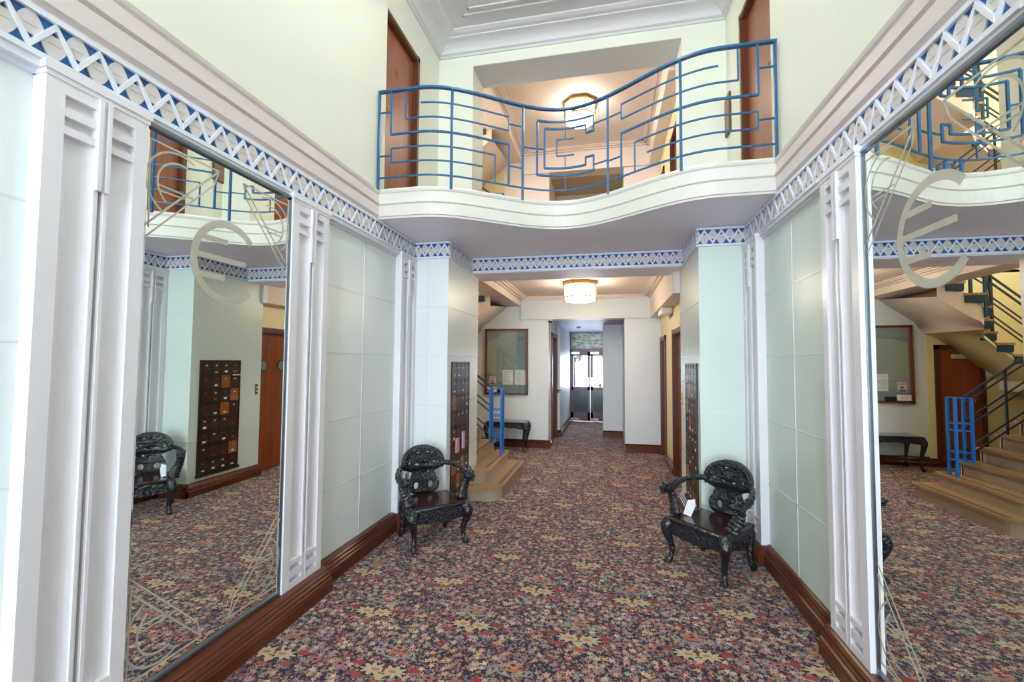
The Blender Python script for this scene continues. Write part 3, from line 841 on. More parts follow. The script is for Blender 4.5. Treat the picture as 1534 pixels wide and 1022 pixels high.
# ------------------------------------------------------------------ mailboxes
def mailbox(side):
    x = PL-.006 if side == 'left' else PR+.006; sgn = 1 if side == 'left' else -1
    ya, yb, za, zb = 4.19, 4.755, .20, 1.50
    lab = {'left': 'brown bank of numbered letterboxes in the left pillar behind the carved chair', 'right': 'brown bank of letterboxes in the right pillar with a paper sticking out'}[side]
    r = thing('mailbox_cabinet', lab, 'mailbox', (x, (ya+yb)/2, za)); o = Vector((x, (ya+yb)/2, za))
    def bx(b, d0, d1, y0, y1, z0, z1, mi=0):
        xs = sorted((sgn*d0, sgn*d1)); b.box(xs[0], xs[1], y0-o.y, y1-o.y, z0-o.z, z1-o.z, mi)
    b = MB(); fw = .014
    bx(b, -.01, .003, ya, yb, za, zb)
    bx(b, 0, .012, ya, ya+fw, za, zb); bx(b, 0, .012, yb-fw, yb, za, zb); bx(b, 0, .012, ya, yb, zb-fw, zb); bx(b, 0, .03, ya-.01, yb+.01, za-.012, za+.012)
    cw = (yb-ya-2*fw)/4; rh = (zb-za-2*fw)/8
    for i in range(1, 4): bx(b, 0, .010, ya+fw+i*cw-.004, ya+fw+i*cw+.004, za, zb)
    for i in range(1, 8): bx(b, 0, .010, ya, yb, za+fw+i*rh-.004, za+fw+i*rh+.004)
    b.build('cabinet_frame', M_BROWNFR, r)
    rnd = random.Random(5 if side == 'left' else 9)
    woods = {(2, 6), (3, 5), (2, 4), (3, 1)} if side == 'right' else {(0, 1), (1, 0), (2, 1), (0, 5)}
    for c in range(4):
        for q in range(8):
            y0 = ya+fw+c*cw+.005; y1 = y0+cw-.010; z0 = za+fw+q*rh+.005; z1 = z0+rh-.010
            b = MB(); bx(b, .003, .009, y0, y1, z0, z1-.022)
            bx(b, .003, .005, y0, y1, z1-.022, z1)
            bx(b, .009, .013, y0+.004, y1-.004, z1-.034, z1-.026)
            dr = b.build('mailbox_door', M_ORWOOD if (c, q) in woods else M_BROWNMET, r)
            b = MB(); cy = (y0+y1)/2
            bx(b, .009, .0105, cy-.013, cy-.003, z1-.052, z1-.036); bx(b, .009, .0105, cy+.003, cy+.011, z1-.052, z1-.036)
            b.build('number', M_BRASS if rnd.random() > .4 else M_PAPER, dr)
            if rnd.random() < .5:
                b = MB(); bx(b, .009, .0105, cy-.020, cy+.022, z0+.022, z0+.032 + rnd.random()*.02); b.build('name_card', M_PAPER if rnd.random() > .4 else M_BRASS, dr)
            b = MB(); b.cyl((sgn*.011, y1-.014-o.y, (z0+z1)/2-.01-o.z), .004, .006, 8, 'x'); b.build('lock', M_BRASS, dr)
    return r
mailbox('left'); mailbox('right')
b = MB(); b.box(-.03, .03, -.045, .045, -.003, .003); b.box(-.03, .028, -.04, .04, -.008, -.004)
o = b.build('envelope', M_PAPER, loc=(PR-.018, 4.68, 1.325)); tag(o, 'white envelope poking out of the right pillar letterboxes', 'envelope')
b = MB()
b.box(0, .016, -.045, .04, -.07, .07); o = b.build('leaflet', M_PINK, loc=(PL+.010, 4.34, .66)); tag(o, 'dark pink leaflet stuck in the left pillar letterboxes', 'leaflet')
b = MB(); b.box(0, .018, -.03, .03, -.09, .08); o = b.build('leaflet', paint('pale_leaflet', srgb(206, 170, 190), .6), loc=(PL+.010, 4.52, .69)); tag(o, 'pale lilac leaflet stuck in the left pillar letterboxes, the farther of two', 'leaflet')

# ------------------------------------------------------------------ doors
def side_door(name, x, sgn, ya, yb, z0, zt, leaf=W_DOOR, lift=False, handle=True, digits=None, fw=.07, num=False):
    """door in a side wall; sgn = direction of the room"""
    r = thing(name, None, None, (x, (ya+yb)/2, z0), kind='structure'); o = Vector((x, (ya+yb)/2, z0))
    def bx(b, d0, d1, y0, y1, zz0, zz1, mi=0):
        xs = sorted((x+sgn*d0, x+sgn*d1)); b.box(xs[0]-o.x, xs[1]-o.x, y0-o.y, y1-o.y, zz0-o.z, zz1-o.z, mi)
    b = MB()
    for d0, d1, e in ((-.08, .012, 0), (-.08, .022, .014)):
        bx(b, d0, d1, ya+e, ya+fw-e, z0, zt); bx(b, d0, d1, yb-fw+e, yb-e, z0, zt); bx(b, d0, d1, ya+e, yb-e, zt-fw+e, zt-e)
    b.build('door_frame', W_FRAME, r)
    if not lift:
        b = MB(); bx(b, -.075, -.035, ya+fw, yb-fw, z0+.005, zt-fw); lf = b.build('door_leaf', leaf, r)
        if handle:
            hy = yb-fw-.06 if handle == 'far' else ya+fw+.05
            b = MB(); bx(b, -.035, -.030, hy-.018, hy+.018, z0+.78, z0+.96)
            b.tube([(x+sgn*-.032-o.x, hy-o.y, z0+.9-o.z), (x+sgn*.010-o.x, hy-o.y, z0+.9-o.z), (x+sgn*.012-o.x, hy+.07-o.y, z0+.9-o.z)], .007, 8)
            b.build('door_handle', M_BRASS, lf)
        if num:
            b = MB()
            cy = (ya+yb)/2-.02; zz = z0+1.36
            # raised numeral 3 and 1
            for k in (0, .028, .056): bx(b, -.035, -.032, cy-.014, cy+.014, zz+k, zz+k+.008)
            bx(b, -.035, -.032, cy+.008 if sgn > 0 else cy-.014, cy+.014 if sgn > 0 else cy-.008, zz, zz+.064)
            c2 = cy + .045; bx(b, -.035, -.032, c2-.004, c2+.004, zz, zz+.064)
            b.build('door_number', M_BRASS, lf)
    else:
        mid = (ya+yb)/2
        for (a, c, d, cy) in ((ya+fw, 5.470, -.060, 5.30), (5.478, 5.895, -.078, 5.67), (5.903, yb-fw, -.060, 6.10)):
            b = MB(); bx(b, d-.02, d+.012, a, c, z0+.005, zt-fw); lf = b.build('lift_door_leaf', W_LIFT, r)
            rr = .066
            b = MB(); b.cyl((x+sgn*(d+.014)-o.x, cy-o.y, z0+1.43-o.z), rr+.014, .008, 28, 'x'); b.build('porthole_rim', M_BLK, lf)
            b = MB(); b.cyl((x+sgn*(d+.019)-o.x, cy-o.y, z0+1.43-o.z), rr, .004, 28, 'x'); b.build('porthole_glass', mat('porthole_glass_grey', srgb(120, 140, 140), .08), lf)
        b = MB(); bx(b, -.1, -.095, ya+fw, yb-fw, z0, zt-fw); b.build('shaft_gap', M_DARK, r)
        b = MB(); bx(b, -.08, -.02, ya, yb, z0-.004, z0+.006); b.build('sill', M_STEEL, r)
    return r
side_door('door_2', .87, -1, 5.12, 6.40, 0, 1.95, lift=True)
side_door('door_3', .87, -1, 7.14, 7.80, 0, 1.93)
side_door('door_4', .87, -1, 5.30, 6.40, 2.66, 2.63+1.95)
side_door('door_5', .87, -1, 7.14, 7.80, 2.66, 2.63+1.93)
side_door('door_6', -1.93, 1, 3.43, 4.24, FZ, 4.665, num=True, handle='near')
side_door('door_7', 1.20, -1, 3.43, 4.30, FZ, 4.665)
side_door('door_8', -1.016, 1, 8.18, 9.06, 0, 2.05)
b = MB(); b.box(0, .07, -.05, .05, -.012, .012); b.box(0, .02, -.03, .03, -.05, -.012); o = b.build('wall_bracket', M_BLK, loc=(-1.0, 9.13-.06, .94))
tag(o, 'small black bracket projecting beside the left passage doorway', 'bracket')

# back-wall door (seen in the right mirror)
r = thing('door_9', None, None, (-2.765, YB-.004, 0), kind='structure')
b = MB()
for x0, x1, z0, z1 in ((-.31, -.25, 0, 1.80), (.25, .31, 0, 1.80), (-.31, .31, 1.735, 1.80)):
    b.box(x0, x1, -.03, .0, z0, z1); b.box(x0+.012, x1-.012, -.038, .0, z0, z1-.012)
b.build('door_frame', W_FRAME, r)
b = MB(); b.box(-.25, .25, -.014, 0, .0, 1.74); lf = b.build('door_leaf', wood('red_brown_service_door', srgb(126, 56, 26), srgb(150, 74, 38), .35), r)
b = MB(); b.box(-.10, .10, -.020, -.014, 1.60, 1.655); sg = b.build('sign_plate', M_WPLAST, lf)
b = MB()
for i in range(7): b.box(-.075+i*.021, -.062+i*.021, -.0205, -.020, 1.616, 1.638)
b.build('sign_lettering', M_INK, sg)
b = MB(); b.box(.125-.30, .14-.30, -.05, -.014, 1.02, 1.03); b.tube([(-.17, -.014, 1.02), (-.17, -.05, 1.02), (-.11, -.05, 1.02)], .006, 8); b.box(-.185, -.155, -.018, -.014, .95, 1.06); b.build('door_handle', M_CHROME, lf)
b = MB(); b.box(-.042, .042, -.008, 0, -.095, .095, 0)
r = thing('fire_equipment_sign', 'tall red sign with white symbol above the brown door under the stairs', 'sign', (-2.662, YB-.006, 1.875))
b.build('sign_plate', M_RED, r)
b = MB(); b.box(-.018, .018, -.0095, -.008, -.05, .045); b.box(-.008, .010, -.0095, -.008, .045, .07); b.build('symbol', M_PAPER, r)
b = MB(); b.box(-.02, .02, -.0095, -.008, -.082, -.066); b.build('lettering', M_PAPER, r)
b = MB(); b.box(-.04, .04, -.006, 0, -.03, .03); r = b.build('fire_notice', M_DKRED, loc=(-2.762, YB-.006, 1.856)); tag(r, 'small dark red notice beside the tall red sign', 'sign')
b = MB(); b.box(-.028, .028, -.0068, -.006, .004, .010); b.box(-.028, .02, -.0068, -.006, -.010, -.005); b.build('lettering', mat('pale_red_ink', srgb(220, 150, 140), .6), r)
r = thing('alarm_keypad', 'cream alarm panel with small display on the yellow wall under the stairs', 'alarm panel', (-3.21, YB-.006, 1.445))
b = MB(); b.box(-.14, .14, -.05, 0, -.10, .10); b.bevel(.008, 2); b.build('housing', M_WPLAST, r)
b = MB(); b.box(-.06, .06, -.052, -.049, .03, .06); b.build('display', M_BLK, r)
b = MB()
for i in range(3):
    for j in range(3): b.box(-.05+i*.04, -.03+i*.04, -.053, -.049, -.065+j*.025, -.05+j*.025)
b.build('keys', M_STEEL, r)

# ------------------------------------------------------------------ noticeboard
r = thing('notice_board', 'wood framed glazed noticeboard with grey green backing on the hall end wall', 'noticeboard', (-1.78, YB, .92))
b = MB(); W2, H2 = .392, 1.175; fw = .032
for x0, x1, z0, z1 in ((-W2, -W2+fw+.01, 0, H2), (W2-fw, W2, 0, H2), (-W2, W2, 0, fw), (-W2, W2, H2-fw, H2)): b.box(x0, x1, -.05, 0, z0, z1)
b.bevel(.004); b.build('board_frame', wood('board_frame_wood', srgb(96, 48, 26), srgb(132, 74, 46), .3), r)
b = MB(); b.box(-W2+.02, W2-.02, -.012, 0, .02, H2-.02); b.build('backing', M_NOTGLASS, r)
b = MB(); b.box(-W2+.02, W2-.02, -.026, -.022, .02, H2-.02); b.build('glass_pane', M_GLASS, r)
def sheet(cx, z0, w_, h_, label, name='notice_sheet', m=M_PAPER, lines=True, seed=1):
    b = MB(); b.box(-w_/2, w_/2, -.002, 0, 0, h_); o = b.build(name, m, loc=(cx, YB-.013, z0)); tag(o, label, 'notice')
    if lines:
        rn = random.Random(seed); b = MB(); z = h_*.9
        while z > h_*.12:
            b.box(-w_*.38, w_*(-.1+.48*rn.random()), -.0025, -.002, z, z+.0035); z -= h_*.075
        b.build('text_lines', M_INK, o)
    return o
sheet(-1.752, 1.098, .195, .262, 'white printed sheet in the noticeboard, left of the two', seed=2)
sheet(-1.527, 1.100, .192, .262, 'white printed sheet in the noticeboard beside its right frame', seed=3)
o = sheet(-2.03, 1.09, .125, .155, 'small pink and purple warning sticker in the noticeboard corner', 'warning_sticker', mat('pale_pink_card', srgb(224, 204, 214), .6), False)
b = MB(); b.box(-.05, .05, -.0025, -.002, .008, .035); b.box(-.02, .02, -.0025, -.002, .05, .085); b.build('print', M_PURP, o)
b = MB(); b.box(-.05, .05, -.0025, -.002, .11, .118); b.box(-.05, .05, -.0025, -.002, .128, .134); b.build('red_print', mat('pink_print', srgb(200, 90, 110), .6), o)
b = MB(); b.box(-.085, .085, -.03, 0, 0, .085); o = b.build('notice_card', M_PAPER, loc=(-2.035, YB-.03, .965)); tag(o, 'white card at the bottom left of the noticeboard', 'card')
b = MB()
for z in (.062, .045, .028): b.box(-.06, .05, -.0305, -.030, z, z+.004)
b.build('text_lines', mat('orange_print', srgb(206, 130, 110), .7), o)
b = MB(); b.box(-.07, .07, -.02, 0, 0, .065); o = b.build('board_label', M_BLK, loc=(-1.862, YB-.03, .955)); tag(o, 'black name strip along the bottom of the noticeboard', 'name strip')

# ------------------------------------------------------------------ entry doors at the end of the passage
r = thing('door_10', None, None, (-.44, 11.6, 0), kind='structure')
b = MB()
for x0, x1 in ((-.56, -.485), (.485, .56)): b.box(x0, x1, -.03, .08, 0, 2.30)
b.box(-.56, .56, -.03, .08, 1.78, 1.86); b.box(-.56, .56, -.03, .08, 2.27, 2.33)
b.build('door_frame', W_MAROON, r)
for s in (-1, 1):
    x0, x1 = (-.485, -.004) if s < 0 else (.004, .485)
    b = MB(); b.box(x0, x0+.062, 0, .045, .02, 1.78); b.box(x1-.062, x1, 0, .045, .02, 1.78)
    for z0, z1 in ((.02, .24), (.80, .88), (1.68, 1.78)): b.box(x0, x1, 0, .045, z0, z1)
    lf = b.build('door_leaf', W_MAROON, r)
    b = MB(); b.box(x0+.06, x1-.06, .015, .02, .88, 1.68); b.build('glass_pane', M_GLASS, lf)
    b = MB(); b.box(x0+.06, x1-.06, .015, .025, .24, .80); b.build('lower_panel', M_DKGLASS, lf)
    b = MB(); xx = -.05 if s < 0 else .05; b.box(xx-.022, xx+.022, -.006, 0, .90, 1.12); b.tube([(xx, 0, .93), (xx, -.05, .93), (xx, -.05, 1.09), (xx, 0, 1.09)], .008, 8); b.build('pull_handle', M_CHROME, lf)
    b = MB(); b.box(x0+.01, x0+.2, -.01, 0, .03, .09); b.box(x0+.01, x0+.21, -.03, 0, 1.72, 1.77); b.build('closer_plate', M_CHROME, lf)
b = MB(); b.box(-.485, .485, .02, .04, 1.86, 2.27); tr = b.build('transom_glass', M_RIPPLE, r)
b = MB()
for i in range(1, 7): b.box(-.485+i*.1386-.004, -.485+i*.1386+.004, .01, .02, 1.86, 2.27)
b.build('glazing_bars', M_STEEL, tr)
b = MB(); b.box(0, .02, -.02, .02, 0, 1.78); o = b.build('door_9_edge', P_BORD); bpy.data.objects.remove(o)
# outside
b = MB(); b.box(-6, 6, 12.4, 24, -.1, -.02); struct(b.build('floor_outside_paving', paint('pale_paving', srgb(200, 198, 190), .8)))
def shrub(x, y, z, rr, label, seed):
    t_ = thing('garden_shrub', label, 'shrub', (x, y, 0)); rn = random.Random(seed)
    b = MB()
    for _ in range(260):
        a = rn.random()*2*PI; e = math.acos(2*rn.random()-1); q = rr*(rn.random()**.4)
        c = Vector((math.sin(e)*math.cos(a)*q, math.sin(e)*math.sin(a)*q, z+math.cos(e)*q*.8))
        d1_ = Vector((rn.uniform(-1, 1), rn.uniform(-1, 1), rn.uniform(-.6, .6))).normalized()*.09; d2_ = d1_.cross(Vector((rn.random(), rn.random(), 1))).normalized()*.035
        vs = [b.bm.verts.new(c-d1_), b.bm.verts.new(c+d2_), b.bm.verts.new(c+d1_), b.bm.verts.new(c-d2_)]; b.bm.faces.new(vs)
    b.build('foliage', paint('leaf_green', srgb(70, 112, 70), .5, .3), t_)
    b = MB(); b.tube([(0, 0, -.02), (.02, 0, z*.5), (0, .02, z)], [.05, .04, .02], 8); b.build('trunk', wood('bark', srgb(70, 56, 44), srgb(100, 84, 66), .8), t_)
shrub(-1.15, 15.5, 1.85, .42, 'leafy green tree seen through the left glass door leaf', 3)
shrub(-.28, 15.8, 1.9, .42, 'leafy green tree seen through the right glass door leaf', 4)

# ------------------------------------------------------------------ small fittings
r = thing('security_camera', 'small black and white dome camera on the corner above the passage', 'camera', (-.985, YB-.045, 2.225))
b = MB(); b.cyl((0, 0, .02), .042, .03, 20); b.build('mount', M_WPLAST, r); b = MB(); b.ball((0, 0, .0), .034, 14); b.build('dome', M_BLK, r)
r = thing('smoke_detector', 'small white round smoke detector on the passage ceiling', 'smoke detector', (-.612, 9.7, 2.27))
b = MB(); b.cyl((0, 0, -.01), .055, .02, 24); b.cyl((0, 0, -.03), .035, .02, 24); b.build('housing', M_WPLAST, r)
r = thing('emergency_light', 'white box emergency light under the right bulkhead', 'light fitting', (.78, 6.55, 2.262))
b = MB(); b.box(-.06, .08, -.22, .22, -.085, -.0); b.bevel(.012, 2); b.build('housing', M_WPLAST, r)
b = MB(); b.box(-.062, .0, -.20, .20, -.088, -.03); b.build('diffuser', mat('frosted_diffuser', srgb(236, 236, 240), .3), r)
r = thing('lift_button_plate', 'brass call button plate beside the lift door', 'lift button', (.87, 5.10, 1.10))
r.location = (PR+.006, 5.03, 1.06)
b = MB(); b.box(-.006, 0, -.022, .022, 0, .13); b.build('plate', M_BRASS, r); b = MB(); b.cyl((-.009, 0, .09), .009, .006, 14, 'x'); b.cyl((-.009, 0, .04), .009, .006, 14, 'x'); b.build('button', M_PAPER, r)
# framed picture on the upper right wall
r = thing('framed_picture', 'small brown framed panel hanging on the upper right gallery wall', 'picture', (1.2, 4.80, 3.8))
b = MB(); b.box(-.02, 0, -.145, .145, 0, .40); b.bevel(.004); b.build('picture_frame', wood('thin_brown_frame', srgb(84, 56, 36), srgb(110, 78, 52), .4), r)
b = MB(); b.box(-.023, -.019, -.125, .125, .02, .38); b.build('picture_panel', paint('brown_picture_panel', srgb(140, 112, 84), .4), r)

# ------------------------------------------------------------------ ceiling lamps
def lamp(z, label, y=6.42, x=-.384, ms=None, grp=None):
    ms = ms or (M_LAMP, M_LAMPB)
    r = thing('ceiling_lamp', label, 'ceiling lamp', (x, y, z))
    R = .235; h = .27; n = 8
    P = [(R*math.cos(2*PI*(k+.5)/n), R*math.sin(2*PI*(k+.5)/n)) for k in range(n)]
    Pb = [(1.05*a, 1.05*c) for a, c in P]
    b = MB(); b.prism(Pb, -.03, 0); b.prism([(1.10*a, 1.10*c) for a, c in P], -.05, -.03); b.build('top_plate', M_BRASS, r)
    for k in range(n):
        a, c = P[k], P[(k+1) % n]
        b = MB(); b.bar((a[0], a[1], -h+.04), (a[0], a[1], -.04), .016); b.bar((a[0], a[1], -h+.048), (c[0], c[1], -h+.048), .014, .018); b.ball((a[0]*1.01, a[1]*1.01, -h+.035), .010, 8)
        b.build('frame_bar', M_BRASS, r)
        b = MB(); q = .975; b.prism([(a[0]*q, a[1]*q), (c[0]*q, c[1]*q), (c[0]*q*.985, c[1]*q*.985), (a[0]*q*.985, a[1]*q*.985)], -h+.05, -.05); b.build('glass_panel', ms[0], r)
    b = MB(); b.prism([(.93*a, .93*c) for a, c in P], -h, -h+.045); b.bevel(.012, 2); b.build('bottom_diffuser', ms[1], r)
    return r
lamp(2.648, 'octagonal brass and opal glass ceiling lamp glowing in the ground floor hall')
lamp(5.198, 'unseen octagonal lamp added as fill light in the tall entrance hall, nearest the balcony', 2.4, -.36, (M_FOYER_FILL, M_FOYER_FILL))  # out-of-view lamp added to brighten the side walls
lamp(5.198, 'unseen octagonal lamp added as fill light in the tall entrance hall above the front door', -3.2, -.36, (M_FOYER_FILL, M_FOYER_FILL))  # second unseen lamp, added for evener light in the foyer
lamp(5.278, 'octagonal glowing ceiling lamp upstairs behind the balcony railing', ms=(M_LAMP2, M_LAMP2))

# ------------------------------------------------------------------ staircase
def step_outline(xn, y0, y1, xb, rn):
    """tread outline: nose at xn, rounded ends at y0 (near) and y1 (far), running back to xb"""
    pts = [(xb, y0)]
    for i in range(9):
        a = -PI/2 + PI/2*i/8; pts.append((xn-rn+rn*math.cos(a), y0+rn+rn*math.sin(a)))
    r2 = rn*.35
    for i in range(5):
        a = PI/2*i/4; pts.append((xn-r2+r2*math.cos(a), y1-r2+r2*math.sin(a)))
    pts.append((xb, y1)); return pts
def staircase(dz, label, label2):
    so = Vector((-1.15, 5.9, dz)); r = thing('staircase', label, 'staircase', so)
    def B(b, *a, **k):
        x0, x1, y0, y1, z0, z1 = a; b.box(x0-so.x, x1-so.x, y0-so.y, y1-so.y, z0-so.z+dz, z1-so.z+dz, **k)
    def PR_(b, pts, z0, z1): b.prism([(x-so.x, y-so.y) for x, y in pts], z0, z1)
    # two curtail steps
    for (xn, y0, y1, xb, z, rn) in ((-1.12, 4.70, 6.12, -1.50, .15, .18), (-1.30, 4.83, 6.02, -1.50, .30, .13))[:2 if dz == 0 else 0]:
        b = MB(); o1 = step_outline(xn-.02, y0+.02, y1-.02, xb, rn-.01); PR_(b, o1, z-.15, z-.028); b.build('riser', M_RISER, r)
        b = MB(); PR_(b, step_outline(xn, y0, y1, xb, rn), z-.03, z); tr = b.build('tread', M_TREAD, r)
        b = MB()
        for o in (.045, .070): B(b, xn-o-.006, xn-o+.006, y0+rn, y1-.06, z-.0005, z+.0012)
        b.build('inlay', M_STRIP, tr)
    n = 7; run = .185
    for i in range(3 if dz == 0 else 5, n+1):
        xn = -1.50-run*(i-3); z = .15*i
        b = MB(); B(b, xn-run, xn, 5.1, 5.95, z-.03, z); B(b, xn-.02, xn+.012, 5.1, 5.96, z-.03, z); b.build('tread', M_TREAD, r)
        b = MB(); B(b, xn-run, xn-.012, 5.1, 5.92, z-.19 if i > 3 else 0, z-.03); b.build('riser', M_RISER, r)
    b = MB(); xe = -1.50-run*(n-3)
    # closed side panel beneath the flight
    pts = [(-1.50, 0), (xe-run, 0), (xe-run, .15*n-.03)]
    for i in range(n, 2, -1):
        xn = -1.50-run*(i-3); pts.append((xn-.012, .15*i-.03)); pts.append((xn-.012, .15*(i-1)-.03))
    b.prism([(x-so.x, z) for x, z in pts], 5.90-so.y, 5.935-so.y, lambda a, c, d: (a, d, c)); b.build('side_panel', P_YEL if dz == 0 else P_CEILW, r)
    # landing, two steps along the far wall, corner landing
    xl = xe-run; zl = .15*(n+1)
    b = MB(); B(b, -4.195, xl+.012, 5.11, 5.95, zl-.03, zl); b.build('landing', M_TREAD, r)
    b = MB(); B(b, -4.195, xl, 5.11, 5.94, zl-.18, zl-.03); b.build('landing_soffit', P_CEILW, r)
    b = MB(); B(b, -4.195, -3.35, 5.95, 6.45, 1.32, 1.35); b.build('tread', M_TREAD, r); b = MB(); B(b, -4.195, -3.36, 5.95, 6.44, 1.14, 1.32); b.build('riser', M_RISER, r)
    b = MB(); B(b, -4.195, -3.24, 6.40, 7.84, 1.32, 1.36); b.build('landing', M_TREAD, r); b = MB(); B(b, -4.195, -3.24, 6.42, 7.84, 1.14, 1.32); b.build('landing_soffit', P_CEILW, r)
    # return flight: lower part with near edge y 7.1, winders, upper part with near edge y 6.6
    steps = [(-3.24, 1.50, 7.10), (-3.06, 1.65, 7.10), (-2.90, 1.80, 7.10), (-2.72, 1.95, 7.10), (-2.54, 2.10, 6.92), (-2.40, 2.25, 6.72), (-2.26, 2.40, 6.60), (-2.05, 2.55, 6.60), (-1.85, 2.70, 6.60)]
    for k, (xn, z, yn) in enumerate(steps):
        xe2 = steps[k+1][0] if k < len(steps)-1 else -1.76
        b = MB(); B(b, xn-.012, xe2+.01, yn-.012, 7.845, z-.03, z); b.build('tread', M_TREAD, r)
        b = MB(); B(b, xn+.006, xe2, yn+.012, 7.845, z-.055, z-.03)
        b.prism([(xn+.006-so.x, z-.03), (xe2-so.x, z-.03), (xe2-so.x, z-.045), (xn+.006-so.x, z-.19)], yn+.008-so.y, yn+.03-so.y, lambda a, c, d: (a, d, c)); b.build('riser', M_RISER, r)
        b = MB(); B(b, xn+.006, xn+.02, yn+.012, 7.845, z-.15, z-.03); b.build('riser', M_RISER, r)
        # blue scroll bracket at the open end
        b = MB(); L = xe2-xn; hh = .10
        pts = [(xn+.004, z-.03), (xn+.004, z-.075)]
        for i in range(7):
            a = PI + PI/2*i/6; pts.append((xn+.034+.030*math.cos(a), z-.03-hh+.03+.03*math.sin(a)+.0))
        pts += [(xe2-.0, z-.03-hh*.9), (xe2, z-.03)]
        b.prism([(x-so.x, q) for x, q in pts], yn-.008-so.y, yn+.012-so.y, lambda a, c, d: (a, d, c)); b.build('bracket', M_DKBL, r)
    # stringer and soffit, a ribbon following the flight
    def soff(lst, name, m):
        b = MB(); rows = []
        for (x, yn, zt, zb_, zw) in lst:
            rows.append([b.bm.verts.new((x-so.x, yn+.006-so.y, zt)), b.bm.verts.new((x-so.x, yn-so.y, zb_)), b.bm.verts.new((x-so.x, (yn+7.84)/2-so.y, (zb_+zw)/2)), b.bm.verts.new((x-so.x, 7.845-so.y, zw)), b.bm.verts.new((x-so.x, 7.845-so.y, zt))])
        for i in range(len(rows)-1):
            for j in range(4): b.bm.faces.new((rows[i][j], rows[i+1][j], rows[i+1][j+1], rows[i][j+1])).smooth = (j in (1, 2))
        return b.build(name, m, r)
    st = [(-2.32, 6.72, 2.12, 1.95, 1.97), (-2.27, 6.64, 2.20, 2.00, 2.06), (-2.22, 6.605, 2.28, 2.04, 2.15), (-2.12, 6.60, 2.36, 2.09, 2.22), (-1.85, 6.60, 2.58, 2.28, 2.42), (-1.76, 6.60, 2.66, 2.36, 2.50)]
    soff(st, 'stringer', P_CEILW)
    st = [(-3.24, 7.10, 1.31, 1.28, 1.28), (-3.06, 7.10, 1.46, 1.43, 1.43), (-2.90, 7.10, 1.61, 1.57, 1.57), (-2.72, 7.10, 1.76, 1.73, 1.73), (-2.55, 7.05, 1.90, 1.86, 1.86), (-2.44, 6.90, 2.02, 1.93, 1.93), (-2.32, 6.72, 2.12, 1.95, 1.97)]
    soff(st, 'stringer', P_YEL if dz == 0 else P_CEILW)
    # ------- railings
    q = thing('stair_railing', label2, 'railing', (-1.45, 5.83, dz+.3)); qo = Vector((-1.45, 5.83, dz+.3))
    def V(x, y, z): return Vector((x, y, z+dz))-qo
    for x in (-1.375, -1.525):
        for y in (5.77, 5.885):
            b = MB(); b.bar(V(x, y, .30), V(x, y, 1.145), .024); b.build('newel_post', M_BRITE, q)
    b = MB()
    for z in (1.145, .87, .79, .56, .47):
        for y in (5.77, 5.885): b.bar(V(-1.375, y, z), V(-1.525, y, z), .010)
        b.bar(V(-1.375, 5.77, z), V(-1.375, 5.885, z), .010)
    b.build('newel_tie', M_BRITE, q)
    sl = .79; yr = 5.87
    for z, rr in ((1.15, .013), (1.075, .009), (.89, .009), (.806, .009), (.578, .009), (.495, .009)):
        b = MB(); b.bar(V(-1.525, yr, z), V(-2.42, yr, z+sl*.895), rr*1.6); b.build('sloping_bar', M_DKRAIL, q)
    for x in (-1.91, -2.28, -2.42):
        z = 1.15+sl*(-1.525-x); b = MB(); b.bar(V(x, yr, z-.70), V(x, yr, z), .018); b.build('baluster', M_DKRAIL, q)
    # upper flight railing
    def slope_rail(x0, z0, x1, z1, y0, y1, offs):
        for o in offs:
            b = MB(); b.bar(V(x0, y0, z0+o), V(x1, y1, z1+o), .014 if o < .6 else .02); b.build('sloping_bar', M_DKRAIL, q)
    OF = (.10, .17, .34, .41, .60, .69)
    slope_rail(-3.24, 1.50, -2.66, 2.0, 7.12, 7.08, OF)
    slope_rail(-2.66, 2.0, -2.30, 2.32, 7.08, 6.64, OF)
    slope_rail(-2.26, 2.42, -1.80, 2.76, 6.62, 6.62, OF)
    for x, y, z0, z1 in ((-3.22, 7.12, 1.5, 2.2), (-2.66, 7.08, 1.95, 2.70), (-2.28, 6.62, 2.10, 3.1), (-2.13, 6.62, 2.40, 3.2), (-1.80, 6.62, 2.7, 3.46)):
        b = MB(); b.bar(V(x, y, z0), V(x, y, z1), .028); b.build('baluster', M_RAIL if x > -2.3 else M_DKRAIL, q)
    return r
staircase(0, 'tan stone staircase rising beside the left pillar with rounded bottom steps', 'bright blue newel posts and dark sloping rails of the ground floor stair')
staircase(2.63, 'upper staircase flight glimpsed through the balcony railing', 'stair rails of the upper flight seen beyond the gallery')

# ------------------------------------------------------------------ carved chairs
def polyplate(name, outline, holes, depth, bevel, m, parent, xf):
    cu = bpy.data.curves.new(name, 'CURVE'); cu.dimensions = '2D'; cu.fill_mode = 'BOTH'; cu.extrude = depth; cu.bevel_depth = bevel; cu.bevel_resolution = 2
    def addsp(pts):
        s = cu.splines.new('POLY'); s.points.add(len(pts)-1)
        for i, p in enumerate(pts): s.points[i].co = (p[0], p[1], 0, 1)
        s.use_cyclic_u = True
    addsp(outline)
    for h in holes: addsp(h)
    o = bpy.data.objects.new(name, cu); C.objects.link(o)
    dg = bpy.context.evaluated_depsgraph_get(); me = bpy.data.meshes.new_from_object(o.evaluated_get(dg))
    bpy.data.objects.remove(o)
    for v in me.vertices: v.co = xf(v.co)
    me.materials.clear(); me.materials.append(m)
    for p in me.polygons: p.use_smooth = False
    ob = bpy.data.objects.new(name, me); C.objects.link(ob); ob.parent = parent
    return ob
